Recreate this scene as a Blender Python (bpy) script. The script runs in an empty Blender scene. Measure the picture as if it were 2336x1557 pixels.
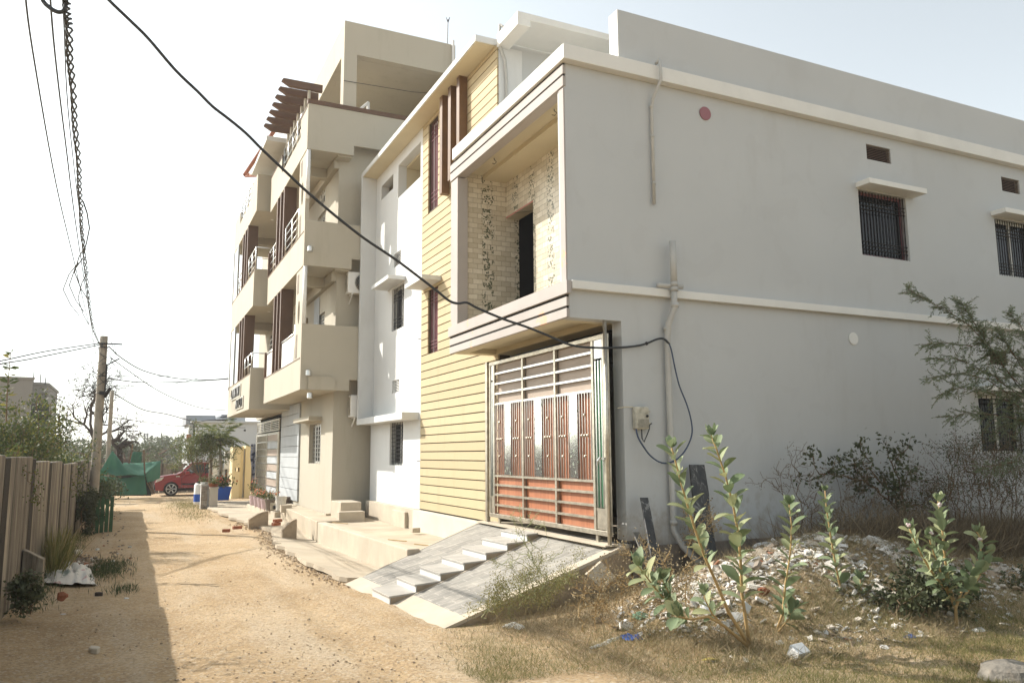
import bpy, bmesh, math, random
import numpy as np
from mathutils import Vector, Matrix
random.seed(7)
RNG = np.random.default_rng(11)
C = bpy.context.scene.collection
PI = math.pi
# ------------------------------------------------------------------ camera geometry
YAW, PITCH, ROLL, FPX, EYE = math.radians(25.4915), math.radians(7.9903), math.radians(0.41324), 1804.4, 1.8
_fw = np.array([math.sin(YAW)*math.cos(PITCH), math.cos(YAW)*math.cos(PITCH), math.sin(PITCH)])
_r = np.array([math.cos(YAW), -math.sin(YAW), 0.0]); _u = np.cross(_r, _fw)
_c, _s = math.cos(ROLL), math.sin(ROLL)
CR = _c*_r - _s*_u; CU = _s*_r + _c*_u; CF = _fw
def at(u, v, X=None, Y=None, Z=None, D=None):
    d = CF + CR*(u-1168)/FPX - CU*(v-778.5)/FPX
    if X is not None: t = X/d[0]
    elif Y is not None: t = Y/d[1]
    elif Z is not None: t = (Z-EYE)/d[2]
    else: t = D
    return Vector((t*d[0], t*d[1], EYE+t*d[2]))
def gz(y):                                     # road level along the lane
    if y < 4: return 0.0
    if y < 20: return -0.28*(y-4)/16
    return max(-0.30, -0.28-0.02*(y-20)/26)
def apz(x, y):                                 # ground level (dip towards the houses' kerb, mound at the right)
    z = gz(y)
    if 11.5 < y < 24 and x > 2.9:
        z -= 0.16*min(1, (x-2.9)/1.1)*min(1, (y-11.5)/2, (24-y)/3)
    return z
def moundz(x, y):
    """debris heap between the lane and the grey side wall"""
    def g(cx, cy, sx, sy): return math.exp(-((x-cx)/sx)**2-((y-cy)/sy)**2)
    f = min(1.0, max(0.0, (x-3.6)/2.2)); f = f*f*(3-2*f)
    b = min(1.0, max(0.0, (y-5.0)/3.2)); b = b*b*(3-2*b)
    base = 0.34*b*f*min(1.0, max(0.25, (x-4.5)/3.5))
    m = base + 0.36*g(8.3, 7.4, 2.2, 1.1)*f + 0.24*g(6.9, 7.3, 1.4, .9)*f
    if y > 9.0: m *= max(0, 1-(y-9.0)/0.4)
    return m
def ground(x, y):
    z = apz(x, y)
    if x > 3.2 and y < 9.6: z += moundz(x, y)
    return z
# ------------------------------------------------------------------ mesh helpers
XFORM = None
class MB:
    def __init__(s): s.v = []; s.f = []
    def box(s, x0, x1, y0, y1, z0, z1):
        n = len(s.v)
        s.v += [(x0,y0,z0),(x1,y0,z0),(x1,y1,z0),(x0,y1,z0),(x0,y0,z1),(x1,y0,z1),(x1,y1,z1),(x0,y1,z1)]
        s.f += [(n,n+3,n+2,n+1),(n+4,n+5,n+6,n+7),(n,n+1,n+5,n+4),(n+1,n+2,n+6,n+5),(n+2,n+3,n+7,n+6),(n+3,n,n+4,n+7)]
        return s
    def obox(s, c, ax, ay, az):                # oriented box from centre and three half-axes
        c, ax, ay, az = map(Vector, (c, ax, ay, az)); n = len(s.v)
        for k in (-1, 1):
            for i, j in ((-1,-1),(1,-1),(1,1),(-1,1)): s.v.append(tuple(c+ax*i+ay*j+az*k))
        s.f += [(n,n+3,n+2,n+1),(n+4,n+5,n+6,n+7),(n,n+1,n+5,n+4),(n+1,n+2,n+6,n+5),(n+2,n+3,n+7,n+6),(n+3,n,n+4,n+7)]
        return s
    def poly(s, pts, thick):                   # extruded polygon; thick is a vector
        n = len(s.v); k = len(pts); t = Vector(thick)
        s.v += [tuple(p) for p in pts] + [tuple(Vector(p)+t) for p in pts]
        s.f.append(tuple(range(n+k-1, n-1, -1))); s.f.append(tuple(range(n+k, n+2*k)))
        for i in range(k): s.f.append((n+i, n+(i+1)%k, n+k+(i+1)%k, n+k+i))
        return s
    def face(s, pts):
        n = len(s.v); s.v += [tuple(p) for p in pts]; s.f.append(tuple(range(n, n+len(pts)))); return s
    def tube(s, pts, r, seg=8, r1=None, cap=True):
        pts = [Vector(p) for p in pts]; n0 = len(s.v); m = len(pts)
        up = Vector((0,0,1)); prev = None
        for i, p in enumerate(pts):
            d = (pts[min(i+1,m-1)]-pts[max(i-1,0)])
            if d.length < 1e-9: d = Vector((0,0,1))
            d.normalize()
            if prev is None:
                a = d.cross(up)
                if a.length < .05: a = d.cross(Vector((1,0,0)))
            else: a = prev - d*prev.dot(d)
            a.normalize(); prev = a; b = d.cross(a)
            rr = r if not isinstance(r, (list, tuple)) else r[i]
            if r1 is not None: rr = r+(r1-r)*i/(m-1)
            for k in range(seg):
                t = 2*PI*k/seg; s.v.append(tuple(p+a*(rr*math.cos(t))+b*(rr*math.sin(t))))
        for i in range(m-1):
            for k in range(seg):
                s.f.append((n0+i*seg+k, n0+i*seg+(k+1)%seg, n0+(i+1)*seg+(k+1)%seg, n0+(i+1)*seg+k))
        if cap:
            s.f.append(tuple(n0+k for k in range(seg-1,-1,-1))); s.f.append(tuple(n0+(m-1)*seg+k for k in range(seg)))
        return s
    def lathe(s, prof, c, seg=16, rot=None):   # prof: (r,z) list about z through c
        n0 = len(s.v); c = Vector(c)
        for r, z in prof:
            for k in range(seg):
                t = 2*PI*k/seg; p = Vector((r*math.cos(t), r*math.sin(t), z))
                if rot is not None: p = rot @ p
                s.v.append(tuple(c+p))
        for i in range(len(prof)-1):
            for k in range(seg): s.f.append((n0+i*seg+k, n0+i*seg+(k+1)%seg, n0+(i+1)*seg+(k+1)%seg, n0+(i+1)*seg+k))
        s.f.append(tuple(n0+k for k in range(seg-1,-1,-1))); m = len(prof)-1
        s.f.append(tuple(n0+m*seg+k for k in range(seg)))
        return s
    def ball(s, c, r, seg=8, squash=1.0):
        prof = [(max(1e-4, r*math.sin(PI*i/6)), -r*squash*math.cos(PI*i/6)) for i in range(7)]
        return s.lathe(prof, c, seg)
    def wall(s, axis, a0, a1, u0, u1, v0, v1, holes=()):
        """a slab with rectangular holes; axis x: u=y v=z, axis y: u=x v=z, axis z: u=x v=y"""
        us = sorted({u0, u1, *[min(max(h[i], u0), u1) for h in holes for i in (0, 1)]})
        vs = sorted({v0, v1, *[min(max(h[i], v0), v1) for h in holes for i in (2, 3)]})
        P = (lambda a,u,v: (a,u,v)) if axis == 'x' else ((lambda a,u,v: (u,a,v)) if axis == 'y' else (lambda a,u,v: (u,v,a)))
        def solid(i, j):
            if i < 0 or j < 0 or i >= len(us)-1 or j >= len(vs)-1: return False
            cu, cv = (us[i]+us[i+1])/2, (vs[j]+vs[j+1])/2
            return not any(h[0] < cu < h[1] and h[2] < cv < h[3] for h in holes)
        for i in range(len(us)-1):
            for j in range(len(vs)-1):
                if not solid(i, j): continue
                a, b, c, d = us[i], us[i+1], vs[j], vs[j+1]
                s.face([P(a0,a,c),P(a0,b,c),P(a0,b,d),P(a0,a,d)]); s.face([P(a1,a,c),P(a1,a,d),P(a1,b,d),P(a1,b,c)])
                if not solid(i-1,j): s.face([P(a0,a,c),P(a0,a,d),P(a1,a,d),P(a1,a,c)])
                if not solid(i+1,j): s.face([P(a0,b,c),P(a1,b,c),P(a1,b,d),P(a0,b,d)])
                if not solid(i,j-1): s.face([P(a0,a,c),P(a1,a,c),P(a1,b,c),P(a0,b,c)])
                if not solid(i,j+1): s.face([P(a0,a,d),P(a0,b,d),P(a1,b,d),P(a1,a,d)])
        return s
    def rock(s, c, rx, ry, rz, rough=.22):
        c = Vector(c); n0 = len(s.v); seg, rg = 12, 7; ph = random.uniform(0, 50)
        for i in range(rg+1):
            for k in range(seg):
                th = PI*i/rg; a = 2*PI*k/seg; d = Vector((math.sin(th)*math.cos(a), math.sin(th)*math.sin(a), -math.cos(th)))
                f = 1+rough*(math.sin(3.1*d.x+ph)+math.sin(4.3*d.y+1.7*ph)+math.sin(5.2*d.z+2.3*ph+2*d.x))/1.8; f = round(f*9)/9*.5+f*.5
                s.v.append((c.x+d.x*rx*f, c.y+d.y*ry*f, c.z+d.z*rz*f))
        for i in range(rg):
            for k in range(seg): s.f.append((n0+i*seg+k, n0+i*seg+(k+1)%seg, n0+(i+1)*seg+(k+1)%seg, n0+(i+1)*seg+k))
        return s
    def build(s, name, mat, parent=None, smooth=False, bevel=0, weld=True, world=True):
        if XFORM: s.v = [tuple(XFORM(p)) for p in s.v]
        me = bpy.data.meshes.new(name); me.from_pydata(s.v, [], s.f)
        if weld:
            bm = bmesh.new(); bm.from_mesh(me); bmesh.ops.remove_doubles(bm, verts=bm.verts, dist=1e-5)
            bmesh.ops.recalc_face_normals(bm, faces=bm.faces); bm.to_mesh(me); bm.free()
        if smooth: me.polygons.foreach_set('use_smooth', [True]*len(me.polygons))
        me.materials.append(mat)
        o = bpy.data.objects.new(name, me); C.objects.link(o)
        if parent:
            o.parent = parent
            if world and parent.type == 'EMPTY': o.matrix_parent_inverse = Matrix.Translation(-parent.location)
        if bevel:
            b = o.modifiers.new('Bevel', 'BEVEL'); b.width = bevel; b.segments = 2; b.limit_method = 'ANGLE'
        return o
def tag(o, label=None, cat=None, group=None, kind=None):
    if label: o['label'] = label
    if cat: o['category'] = cat
    if group: o['group'] = group
    if kind: o['kind'] = kind
    return o
def thing(name, label, cat, loc=(0,0,0), rz=0, group=None):
    if XFORM: loc = XFORM(loc)
    o = bpy.data.objects.new(name, None); C.objects.link(o); o.location = loc; o.rotation_euler = (0,0,rz)
    o.empty_display_size = .2
    return tag(o, label, cat, group)
def copy_tree(root, loc, rz=0, sc=1.0, label=None):
    def rec(o, parent):
        c = o.copy(); C.objects.link(c)
        if parent is not None: c.parent = parent
        for ch in list(o.children): rec(ch, c)
        return c
    r = rec(root, None); r.location = loc; r.rotation_euler = (0,0,rz); r.scale = (sc,sc,sc)
    if label: r['label'] = label
    return r
# ------------------------------------------------------------------ materials
def newmat(name):
    m = bpy.data.materials.new(name); m.use_nodes = True; nt = m.node_tree; nt.nodes.clear()
    out = nt.nodes.new('ShaderNodeOutputMaterial'); b = nt.nodes.new('ShaderNodeBsdfPrincipled')
    nt.links.new(b.outputs[0], out.inputs[0]); return m, nt, b
def N(nt, typ, **kw):
    n = nt.nodes.new(typ)
    for k, v in kw.items():
        if k.startswith('i_'):
            key = k[2:]; key = int(key) if key.isdigit() else key.replace('_', ' ')
            n.inputs[key].default_value = v
        else: setattr(n, k, v)
    return n
def rgba(c): return (c[0], c[1], c[2], 1)
def noise(nt, vec, scale, detail=4, rough=.55, dist=0):
    n = N(nt, 'ShaderNodeTexNoise', i_Scale=scale, i_Detail=detail, i_Roughness=rough, i_Distortion=dist)
    nt.links.new(vec, n.inputs['Vector']); return n.outputs['Fac']
def ramp(nt, fac, stops):
    r = N(nt, 'ShaderNodeValToRGB'); nt.links.new(fac, r.inputs[0]); el = r.color_ramp.elements
    while len(el) < len(stops): el.new(.5)
    for e, (p, c) in zip(el, stops): e.position = p; e.color = rgba(c) if len(c) == 3 else c
    return r.outputs[0]
def mix(nt, fac, a, b, blend='MIX'):
    m = N(nt, 'ShaderNodeMix', data_type='RGBA', blend_type=blend)
    for sock, v in ((m.inputs[0], fac), (m.inputs[6], a), (m.inputs[7], b)):
        if isinstance(v, (int, float)): sock.default_value = v
        elif isinstance(v, tuple): sock.default_value = rgba(v)
        else: nt.links.new(v, sock)
    return m.outputs[2]
def coords(nt, scale=(1,1,1), kind='Object'):
    tc = N(nt, 'ShaderNodeTexCoord'); mp = N(nt, 'ShaderNodeMapping'); mp.inputs['Scale'].default_value = scale
    nt.links.new(tc.outputs[kind], mp.inputs['Vector']); return mp.outputs[0]
def bump(nt, b, height, strength=.3, dist=.01):
    n = N(nt, 'ShaderNodeBump', i_Strength=strength, i_Distance=dist); nt.links.new(height, n.inputs['Height'])
    nt.links.new(n.outputs[0], b.inputs['Normal'])
def plain(name, c, rough=.8, var=.12, scale=1.5, fine=40, bstr=.25, bdist=.004, metal=0, stain=None, stainscale=(1,1,.25), stainamt=.35, spec=.3):
    """painted plaster, concrete, metal: blotchy colour, fine grain, optional vertical stains"""
    m, nt, b = newmat(name); v = coords(nt)
    f = noise(nt, v, scale, 5, .6)
    lo = tuple(max(0, x*(1-var)) for x in c); hi = tuple(min(1, x*(1+var)) for x in c)
    col = ramp(nt, f, [(.3, lo), (.7, hi)])
    if stain:
        sv = coords(nt, stainscale); g = noise(nt, sv, 3.0, 6, .65)
        k = ramp(nt, g, [(.52, (0,0,0)), (.72, (1,1,1))])
        mm = N(nt, 'ShaderNodeMath', operation='MULTIPLY'); nt.links.new(k, mm.inputs[0]); mm.inputs[1].default_value = stainamt
        col = mix(nt, mm.outputs[0], col, stain)
    nt.links.new(col, b.inputs['Base Color']); b.inputs['Roughness'].default_value = rough; b.inputs['Metallic'].default_value = metal
    b.inputs['Specular IOR Level'].default_value = spec
    if bstr: bump(nt, b, noise(nt, v, fine, 4, .6), bstr, bdist)
    return m
def leafmat(name, c1, c2, c3=None, trans=.25, rough=.55):
    """leaves: each leaf its own tint, lit through from behind"""
    m, nt, b = newmat(name); g = N(nt, 'ShaderNodeNewGeometry'); v = coords(nt)
    r = g.outputs['Random Per Island']
    stops = [(0, c1), (1, c2)] if c3 is None else [(0, c1), (.62, c2), (.96, c3)]
    col = ramp(nt, r, stops)
    f = noise(nt, v, 1.3, 2); col = mix(nt, ramp(nt, f, [(.35, (0,0,0)), (.7, (.5,.5,.5))]), col, c2)
    nt.links.new(col, b.inputs['Base Color']); b.inputs['Roughness'].default_value = rough; b.inputs['Specular IOR Level'].default_value = .3
    t = N(nt, 'ShaderNodeBsdfTranslucent'); nt.links.new(col, t.inputs[0]); ms = N(nt, 'ShaderNodeMixShader'); ms.inputs[0].default_value = trans
    out = [n for n in nt.nodes if n.type == 'OUTPUT_MATERIAL'][0]
    nt.links.new(b.outputs[0], ms.inputs[1]); nt.links.new(t.outputs[0], ms.inputs[2]); nt.links.new(ms.outputs[0], out.inputs[0])
    return m
def islandmat(name, stops, rough=.8, bstr=.3):
    m, nt, b = newmat(name); g = N(nt, 'ShaderNodeNewGeometry'); v = coords(nt)
    r = N(nt, 'ShaderNodeValToRGB'); r.color_ramp.interpolation = 'CONSTANT'; nt.links.new(g.outputs['Random Per Island'], r.inputs[0])
    el = r.color_ramp.elements
    while len(el) < len(stops): el.new(.5)
    for e, (p, c) in zip(el, stops): e.position = p; e.color = rgba(c)
    f = noise(nt, v, 14, 4); col = mix(nt, ramp(nt, f, [(.4, (0,0,0)), (.75, (.55,.55,.55))]), r.outputs[0], (.22,.18,.14))
    nt.links.new(col, b.inputs['Base Color']); b.inputs['Roughness'].default_value = rough
    bump(nt, b, noise(nt, v, 60, 3), bstr, .004); return m
def glassmat(name, c, rough=.08):
    m, nt, b = newmat(name); b.inputs['Base Color'].default_value = rgba(c); b.inputs['Roughness'].default_value = rough
    b.inputs['Specular IOR Level'].default_value = .3; return m
M = {}
M['grey_wall'] = None
M['grey_base'] = plain('weathered plinth concrete', (.20,.17,.14), .95, .35, 3, 25, .7, .012, stain=(.07,.06,.045), stainamt=.6)
M['trim'] = plain('off-white trim paint', (.70,.69,.65), .8, .06, .8, 50, .2, .004, stain=(.45,.43,.39), stainscale=(.6,.6,.4), stainamt=.22)
M['white_and_sunlit'] = plain('white paint and sunlit parapet end', (.63,.63,.61), .8, .05, .8, 50, .2)  # plain white; also stands in for sun on the roof parapet's end
M['soffit'] = plain('cream soffit paint', (.58,.51,.36), .85, .06, .8, 40, .15)
M['white_wall'] = plain('white facade paint', (.62,.625,.615), .8, .035, .6, 50, .12, .003, stain=(.52,.51,.48), stainscale=(.8,.8,.15), stainamt=.18)
M['fin_grey'] = plain('pale grey frame paint', (.60,.605,.595), .8, .05, .7, 45, .15, .003, stain=(.45,.44,.42), stainscale=(.8,.8,.3), stainamt=.25)
M['yellow'] = None
M['groove'] = plain('grey-brown groove', (.10,.08,.055), .9, .15, 3, 40, .1)
M['cream'] = plain('cream apartment paint', (.44,.402,.325), .85, .045, .4, 40, .2, .004, stain=(.35,.31,.235), stainscale=(.9,.9,.13), stainamt=.45)
M['cream_dark'] = plain('cream band edging', (.23,.17,.12), .8, .1, 2, 30, .2)
M['brown'] = plain('dark brown fin paint', (.115,.062,.034), .55, .15, 2, 30, .15, .003, spec=.4)
M['brown_wood'] = plain('varnished brown fin', (.14,.072,.03), .45, .25, 2.5, 30, .15, .003, spec=.45)
M['black'] = plain('black iron', (.018,.016,.016), .5, .2, 6, 40, .1)
M['purple_frame'] = plain('maroon window frame', (.20,.09,.10), .6, .15, 4, 40, .1)
M['curtain'] = plain('maroon curtain', (.23,.10,.11), .9, .25, 14, 60, .2)
M['white_metal'] = plain('white window frame', (.70,.69,.64), .5, .06, 4, 40, .08)
M['dark_glass'] = glassmat('dark window glass', (.012,.012,.014))
M['dark_room'] = plain('dark interior', (.015,.013,.013), .9, .2, 2, 20, 0)  # darkness of unlit interiors put into a near-black colour
M['steel'] = plain('brushed stainless steel', (.62,.61,.58), .28, .12, 5, 80, .12, .002, metal=1.0)
M['steel_dirty'] = plain('dusty stainless steel', (.50,.46,.38), .38, .25, 9, 90, .3, .003, metal=.85)
M['green_steel'] = plain('green tinted steel bar', (.10,.30,.17), .35, .15, 5, 60, .1, .002, metal=.5)
M['pvc'] = plain('grey painted pipe', (.44,.43,.40), .55, .08, 4, 40, .08)
M['pipe_white'] = plain('white plastic', (.72,.71,.68), .5, .06, 4, 40, .05)
M['concrete'] = plain('pale cement render', (.48,.415,.325), .92, .12, 1.6, 28, .5, .006, stain=(.40,.33,.25), stainscale=(.9,.9,.5), stainamt=.4)
M['concrete_floor'] = plain('dusty cement floor', (.44,.375,.285), .95, .18, 1.1, 24, .6, .008, stain=(.42,.32,.21), stainscale=(.6,.6,.6), stainamt=.45)
M['kerb_white'] = plain('whitewashed plinth', (.52,.485,.42), .9, .10, 1.4, 28, .4, .006, stain=(.5,.43,.35), stainscale=(.9,.9,.4), stainamt=.35)
M['marble'] = plain('white marble riser', (.64,.64,.62), .35, .05, 3, 20, .05)
M['granite_tread'] = plain('dusty granite tread', (.40,.375,.335), .7, .15, 3, 30, .2)
M['cement_cladding'] = plain('blue-grey tile cladding', (.42,.44,.45), .7, .10, 1.4, 30, .25, .004, stain=(.33,.34,.34), stainamt=.3)
M['pink'] = plain('pink door frame', (.55,.20,.19), .7, .08, 2, 40, .1)
M['red_brick'] = plain('red clay brick', (.28,.105,.055), .9, .3, 6, 60, .6, .008)
M['blue_plastic'] = plain('blue plastic', (.02,.09,.42), .4, .1, 4, 40, .05)
M['cable'] = plain('black cable sheath', (.035,.038,.042), .5, .2, 8, 40, .05)
M['blue_cable'] = plain('blue-grey cable sheath', (.055,.075,.125), .5, .2, 8, 40, .05)
M['wire'] = plain('thin wire', (.05,.05,.055), .5, .2, 8, 40, 0)
M['pole'] = plain('weathered pole concrete', (.30,.265,.215), .95, .2, 4, 50, .6, .008, stain=(.14,.11,.085), stainscale=(3,3,.4), stainamt=.5)
M['bark'] = plain('dark dead bark', (.05,.035,.025), .95, .3, 6, 40, .8, .02)
M['stem_tan'] = plain('tan woody stem', (.40,.27,.12), .85, .2, 8, 40, .4)
M['stem_green'] = plain('pale green stem', (.32,.33,.17), .8, .2, 8, 40, .3)
M['stem_brown'] = plain('thin brown twig', (.15,.10,.06), .9, .25, 8, 40, .3)
def peel_mat():
    m, nt, b = newmat('pinkish grey paint with peeling spots'); v = coords(nt)
    f = noise(nt, v, 1.2, 5); col = ramp(nt, f, [(.3, (.355,.318,.292)), (.7, (.41,.375,.348))])
    g = noise(nt, v, 9, 6, .7); h = noise(nt, v, 1.6, 2)
    k = N(nt, 'ShaderNodeMath', operation='ADD'); nt.links.new(g, k.inputs[0]); nt.links.new(h, k.inputs[1])
    z = N(nt, 'ShaderNodeSeparateXYZ'); nt.links.new(v, z.inputs[0])
    lt = N(nt, 'ShaderNodeMath', operation='LESS_THAN'); nt.links.new(z.outputs[2], lt.inputs[0]); lt.inputs[1].default_value = 4.5
    mk = ramp(nt, k.outputs[0], [(.585, (0,0,0)), (.605, (.8,.8,.8))]) if False else None
    t = N(nt, 'ShaderNodeMath', operation='GREATER_THAN'); nt.links.new(k.outputs[0], t.inputs[0]); t.inputs[1].default_value = 1.19
    a = N(nt, 'ShaderNodeMath', operation='MULTIPLY'); nt.links.new(t.outputs[0], a.inputs[0]); nt.links.new(lt.outputs[0], a.inputs[1])
    col = mix(nt, a.outputs[0], col, (.62,.36,.24))
    nt.links.new(col, b.inputs['Base Color']); b.inputs['Roughness'].default_value = .8
    bump(nt, b, noise(nt, v, 50, 4), .2, .004); return m
M['peel'] = peel_mat()
def brick_tile_mat():
    """printed wall tile: pale stone bricks and a climbing plant in bands"""
    m, nt, b = newmat('stone brick print tile with ivy'); tc = N(nt, 'ShaderNodeTexCoord')
    s = N(nt, 'ShaderNodeSeparateXYZ'); nt.links.new(tc.outputs['Object'], s.inputs[0])
    u = N(nt, 'ShaderNodeMath', operation='ADD'); nt.links.new(s.outputs[0], u.inputs[0]); nt.links.new(s.outputs[1], u.inputs[1])
    cb = N(nt, 'ShaderNodeCombineXYZ'); nt.links.new(u.outputs[0], cb.inputs[0]); nt.links.new(s.outputs[2], cb.inputs[1])
    v = cb.outputs[0]
    nz = N(nt, 'ShaderNodeTexNoise', i_Scale=14, i_Detail=3); nt.links.new(v, nz.inputs['Vector'])
    sub_ = N(nt, 'ShaderNodeVectorMath', operation='MULTIPLY_ADD'); nt.links.new(nz.outputs['Color'], sub_.inputs[0]); sub_.inputs[1].default_value = (.016,.016,0); nt.links.new(v, sub_.inputs[2]); wob = sub_.outputs[0]
    br = N(nt, 'ShaderNodeTexBrick', i_Scale=1.0, i_Mortar_Size=.008, i_Mortar_Smooth=.9, i_Brick_Width=.19, i_Row_Height=.095, i_Bias=0.0)
    br.inputs['Color1'].default_value = rgba((.72,.66,.54)); br.inputs['Color2'].default_value = rgba((.52,.455,.34)); br.inputs['Mortar'].default_value = rgba((.30,.255,.18))
    nt.links.new(wob, br.inputs['Vector'])
    col = mix(nt, ramp(nt, noise(nt, v, 16, 5, .7), [(.35,(0,0,0)),(.8,(.5,.5,.5))]), br.outputs['Color'], (.40,.34,.24))
    # ivy: bands repeat every .62 m along the wall
    md = N(nt, 'ShaderNodeMath', operation='PINGPONG'); au = N(nt, 'ShaderNodeMath', operation='ADD'); nt.links.new(u.outputs[0], au.inputs[0]); au.inputs[1].default_value = -18.72
    nt.links.new(au.outputs[0], md.inputs[0]); md.inputs[1].default_value = .34
    band = ramp(nt, md.outputs[0], [(.10, (1,1,1)), (.15, (0,0,0))])
    vo = N(nt, 'ShaderNodeTexVoronoi', i_Scale=27.0); nt.links.new(v, vo.inputs['Vector'])
    lf = N(nt, 'ShaderNodeMath', operation='LESS_THAN'); nt.links.new(vo.outputs['Distance'], lf.inputs[0]); lf.inputs[1].default_value = .50
    cl = ramp(nt, noise(nt, v, 7.5, 2), [(.46, (0,0,0)), (.50, (1,1,1))])
    k1 = N(nt, 'ShaderNodeMath', operation='MULTIPLY'); nt.links.new(lf.outputs[0], k1.inputs[0]); nt.links.new(cl, k1.inputs[1])
    k2 = N(nt, 'ShaderNodeMath', operation='MULTIPLY'); nt.links.new(k1.outputs[0], k2.inputs[0]); nt.links.new(band, k2.inputs[1])
    col = mix(nt, k2.outputs[0], col, (.10,.105,.065))
    nt.links.new(col, b.inputs['Base Color']); b.inputs['Roughness'].default_value = .35
    bump(nt, b, br.outputs['Fac'], .25, -.004); return m
M['brick_tile'] = brick_tile_mat()
def wood_panel_mat(name, c1, c2, c3):
    m, nt, b = newmat(name); v = coords(nt, (9, 9, .7)); f = noise(nt, v, 1.6, 6, .65, .6)
    w = coords(nt, (2.4, 2.4, .02)); g = noise(nt, w, 4, 1)
    col = ramp(nt, f, [(.25, c1), (.5, c2), (.75, c3)]); col = mix(nt, ramp(nt, g, [(.4,(0,0,0)),(.6,(.35,.35,.35))]), col, c1)
    nt.links.new(col, b.inputs['Base Color']); b.inputs['Roughness'].default_value = .5
    bump(nt, b, f, .15, .003); return m
M['gate_wood'] = wood_panel_mat('orange wood grain panel', (.24,.082,.036), (.37,.135,.060), (.44,.185,.09))
M['gate_grey'] = plain('taupe gate sheet', (.36,.29,.235), .6, .06, 1, 40, .08)
def granite_mat():
    m, nt, b = newmat('black veined granite'); v = coords(nt, (1, 1, .45)); f = noise(nt, v, 7, 8, .75, 1.2)
    col = ramp(nt, f, [(.42, (.022,.021,.02)), (.56, (.05,.047,.043)), (.62, (.28,.27,.25)), (.66, (.045,.042,.04))])
    nt.links.new(col, b.inputs['Base Color']); b.inputs['Roughness'].default_value = .45; bump(nt, b, noise(nt, v, 40, 4), .3, .005); return m
M['granite'] = granite_mat()
def etched_mat():
    """polished steel panel with an etched flower stem"""
    m, nt, b = newmat('polished steel with etched vine'); v = coords(nt, (1,1,1)); vo = N(nt, 'ShaderNodeTexVoronoi', i_Scale=13.0); nt.links.new(coords(nt, (1,1.6,1)), vo.inputs['Vector'])
    a = N(nt, 'ShaderNodeMath', operation='LESS_THAN'); nt.links.new(vo.outputs['Distance'], a.inputs[0]); a.inputs[1].default_value = .30
    g = ramp(nt, noise(nt, v, 6, 2), [(.46,(0,0,0)),(.5,(1,1,1))]); k = N(nt, 'ShaderNodeMath', operation='MULTIPLY'); nt.links.new(a.outputs[0], k.inputs[0]); nt.links.new(g, k.inputs[1])
    col = mix(nt, k.outputs[0], (.72,.72,.70), (.30,.34,.27)); nt.links.new(col, b.inputs['Base Color']); b.inputs['Metallic'].default_value = .9
    rr = N(nt, 'ShaderNodeMapRange'); nt.links.new(k.outputs[0], rr.inputs[0]); rr.inputs[3].default_value = .12; rr.inputs[4].default_value = .6; nt.links.new(rr.outputs[0], b.inputs['Roughness']); return m
M['etched'] = etched_mat()
def road_mat():
    m, nt, b = newmat('sandy dirt'); v = coords(nt)
    f = noise(nt, v, .55, 6, .62); g = noise(nt, v, 5, 6, .7); h = noise(nt, v, 30, 6, .75)
    col = ramp(nt, f, [(.30, (.42,.295,.165)), (.48, (.54,.39,.23)), (.68, (.64,.49,.315))])
    col = mix(nt, ramp(nt, g, [(.42,(0,0,0)),(.72,(.6,.6,.6))]), col, (.38,.265,.155))
    col = mix(nt, ramp(nt, h, [(.54,(0,0,0)),(.70,(.8,.8,.8))]), col, (.20,.14,.09))
    # pale dust where the lane is driven
    w = N(nt, 'ShaderNodeSeparateXYZ'); nt.links.new(v, w.inputs[0])
    tr = coords(nt, (1.2, .16, 1)); k = noise(nt, tr, 1.1, 4, .6); col = mix(nt, ramp(nt, k, [(.5,(0,0,0)),(.68,(.55,.55,.55))]), col, (.60,.50,.37))
    nt.links.new(col, b.inputs['Base Color']); b.inputs['Roughness'].default_value = .97; b.inputs['Specular IOR Level'].default_value = .1
    vo = N(nt, 'ShaderNodeTexVoronoi', i_Scale=42.0); nt.links.new(v, vo.inputs['Vector']); gr = N(nt, 'ShaderNodeSeparateColor'); nt.links.new(vo.outputs['Color'], gr.inputs[0])
    col = mix(nt, ramp(nt, gr.outputs[0], [(.74,(0,0,0)),(.78,(.42,.42,.42))]), col, (.30,.215,.135)); col = mix(nt, ramp(nt, gr.outputs[1], [(.80,(0,0,0)),(.84,(.5,.5,.5))]), col, (.62,.53,.40)); nt.links.new(col, b.inputs['Base Color'])
    sm = N(nt, 'ShaderNodeMath', operation='ADD'); nt.links.new(g, sm.inputs[0]); nt.links.new(h, sm.inputs[1])
    bump(nt, b, sm.outputs[0], 1.0, .04); return m
M['road'] = road_mat()
def paver_mat():
    """dark parking tile with small units, dusty"""
    m, nt, b = newmat('dusty grey ramp tile'); v = coords(nt)
    br = N(nt, 'ShaderNodeTexBrick', i_Scale=1.0, i_Mortar_Size=.004, i_Brick_Width=.30, i_Row_Height=.15); br.offset = .5
    br.inputs['Color1'].default_value = rgba((.19,.178,.157)); br.inputs['Color2'].default_value = rgba((.275,.258,.225)); br.inputs['Mortar'].default_value = rgba((.42,.39,.34))
    nt.links.new(v, br.inputs['Vector'])
    d = noise(nt, coords(nt, (.9,2.6,1)), 3.2, 7, .72); col = mix(nt, ramp(nt, d, [(.50,(0,0,0)),(.72,(.75,.75,.75))]), br.outputs['Color'], (.50,.45,.38))
    nt.links.new(col, b.inputs['Base Color']); b.inputs['Roughness'].default_value = .8; bump(nt, b, noise(nt, v, 30, 5), .3, .006); return m
M['paver'] = paver_mat()
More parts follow.
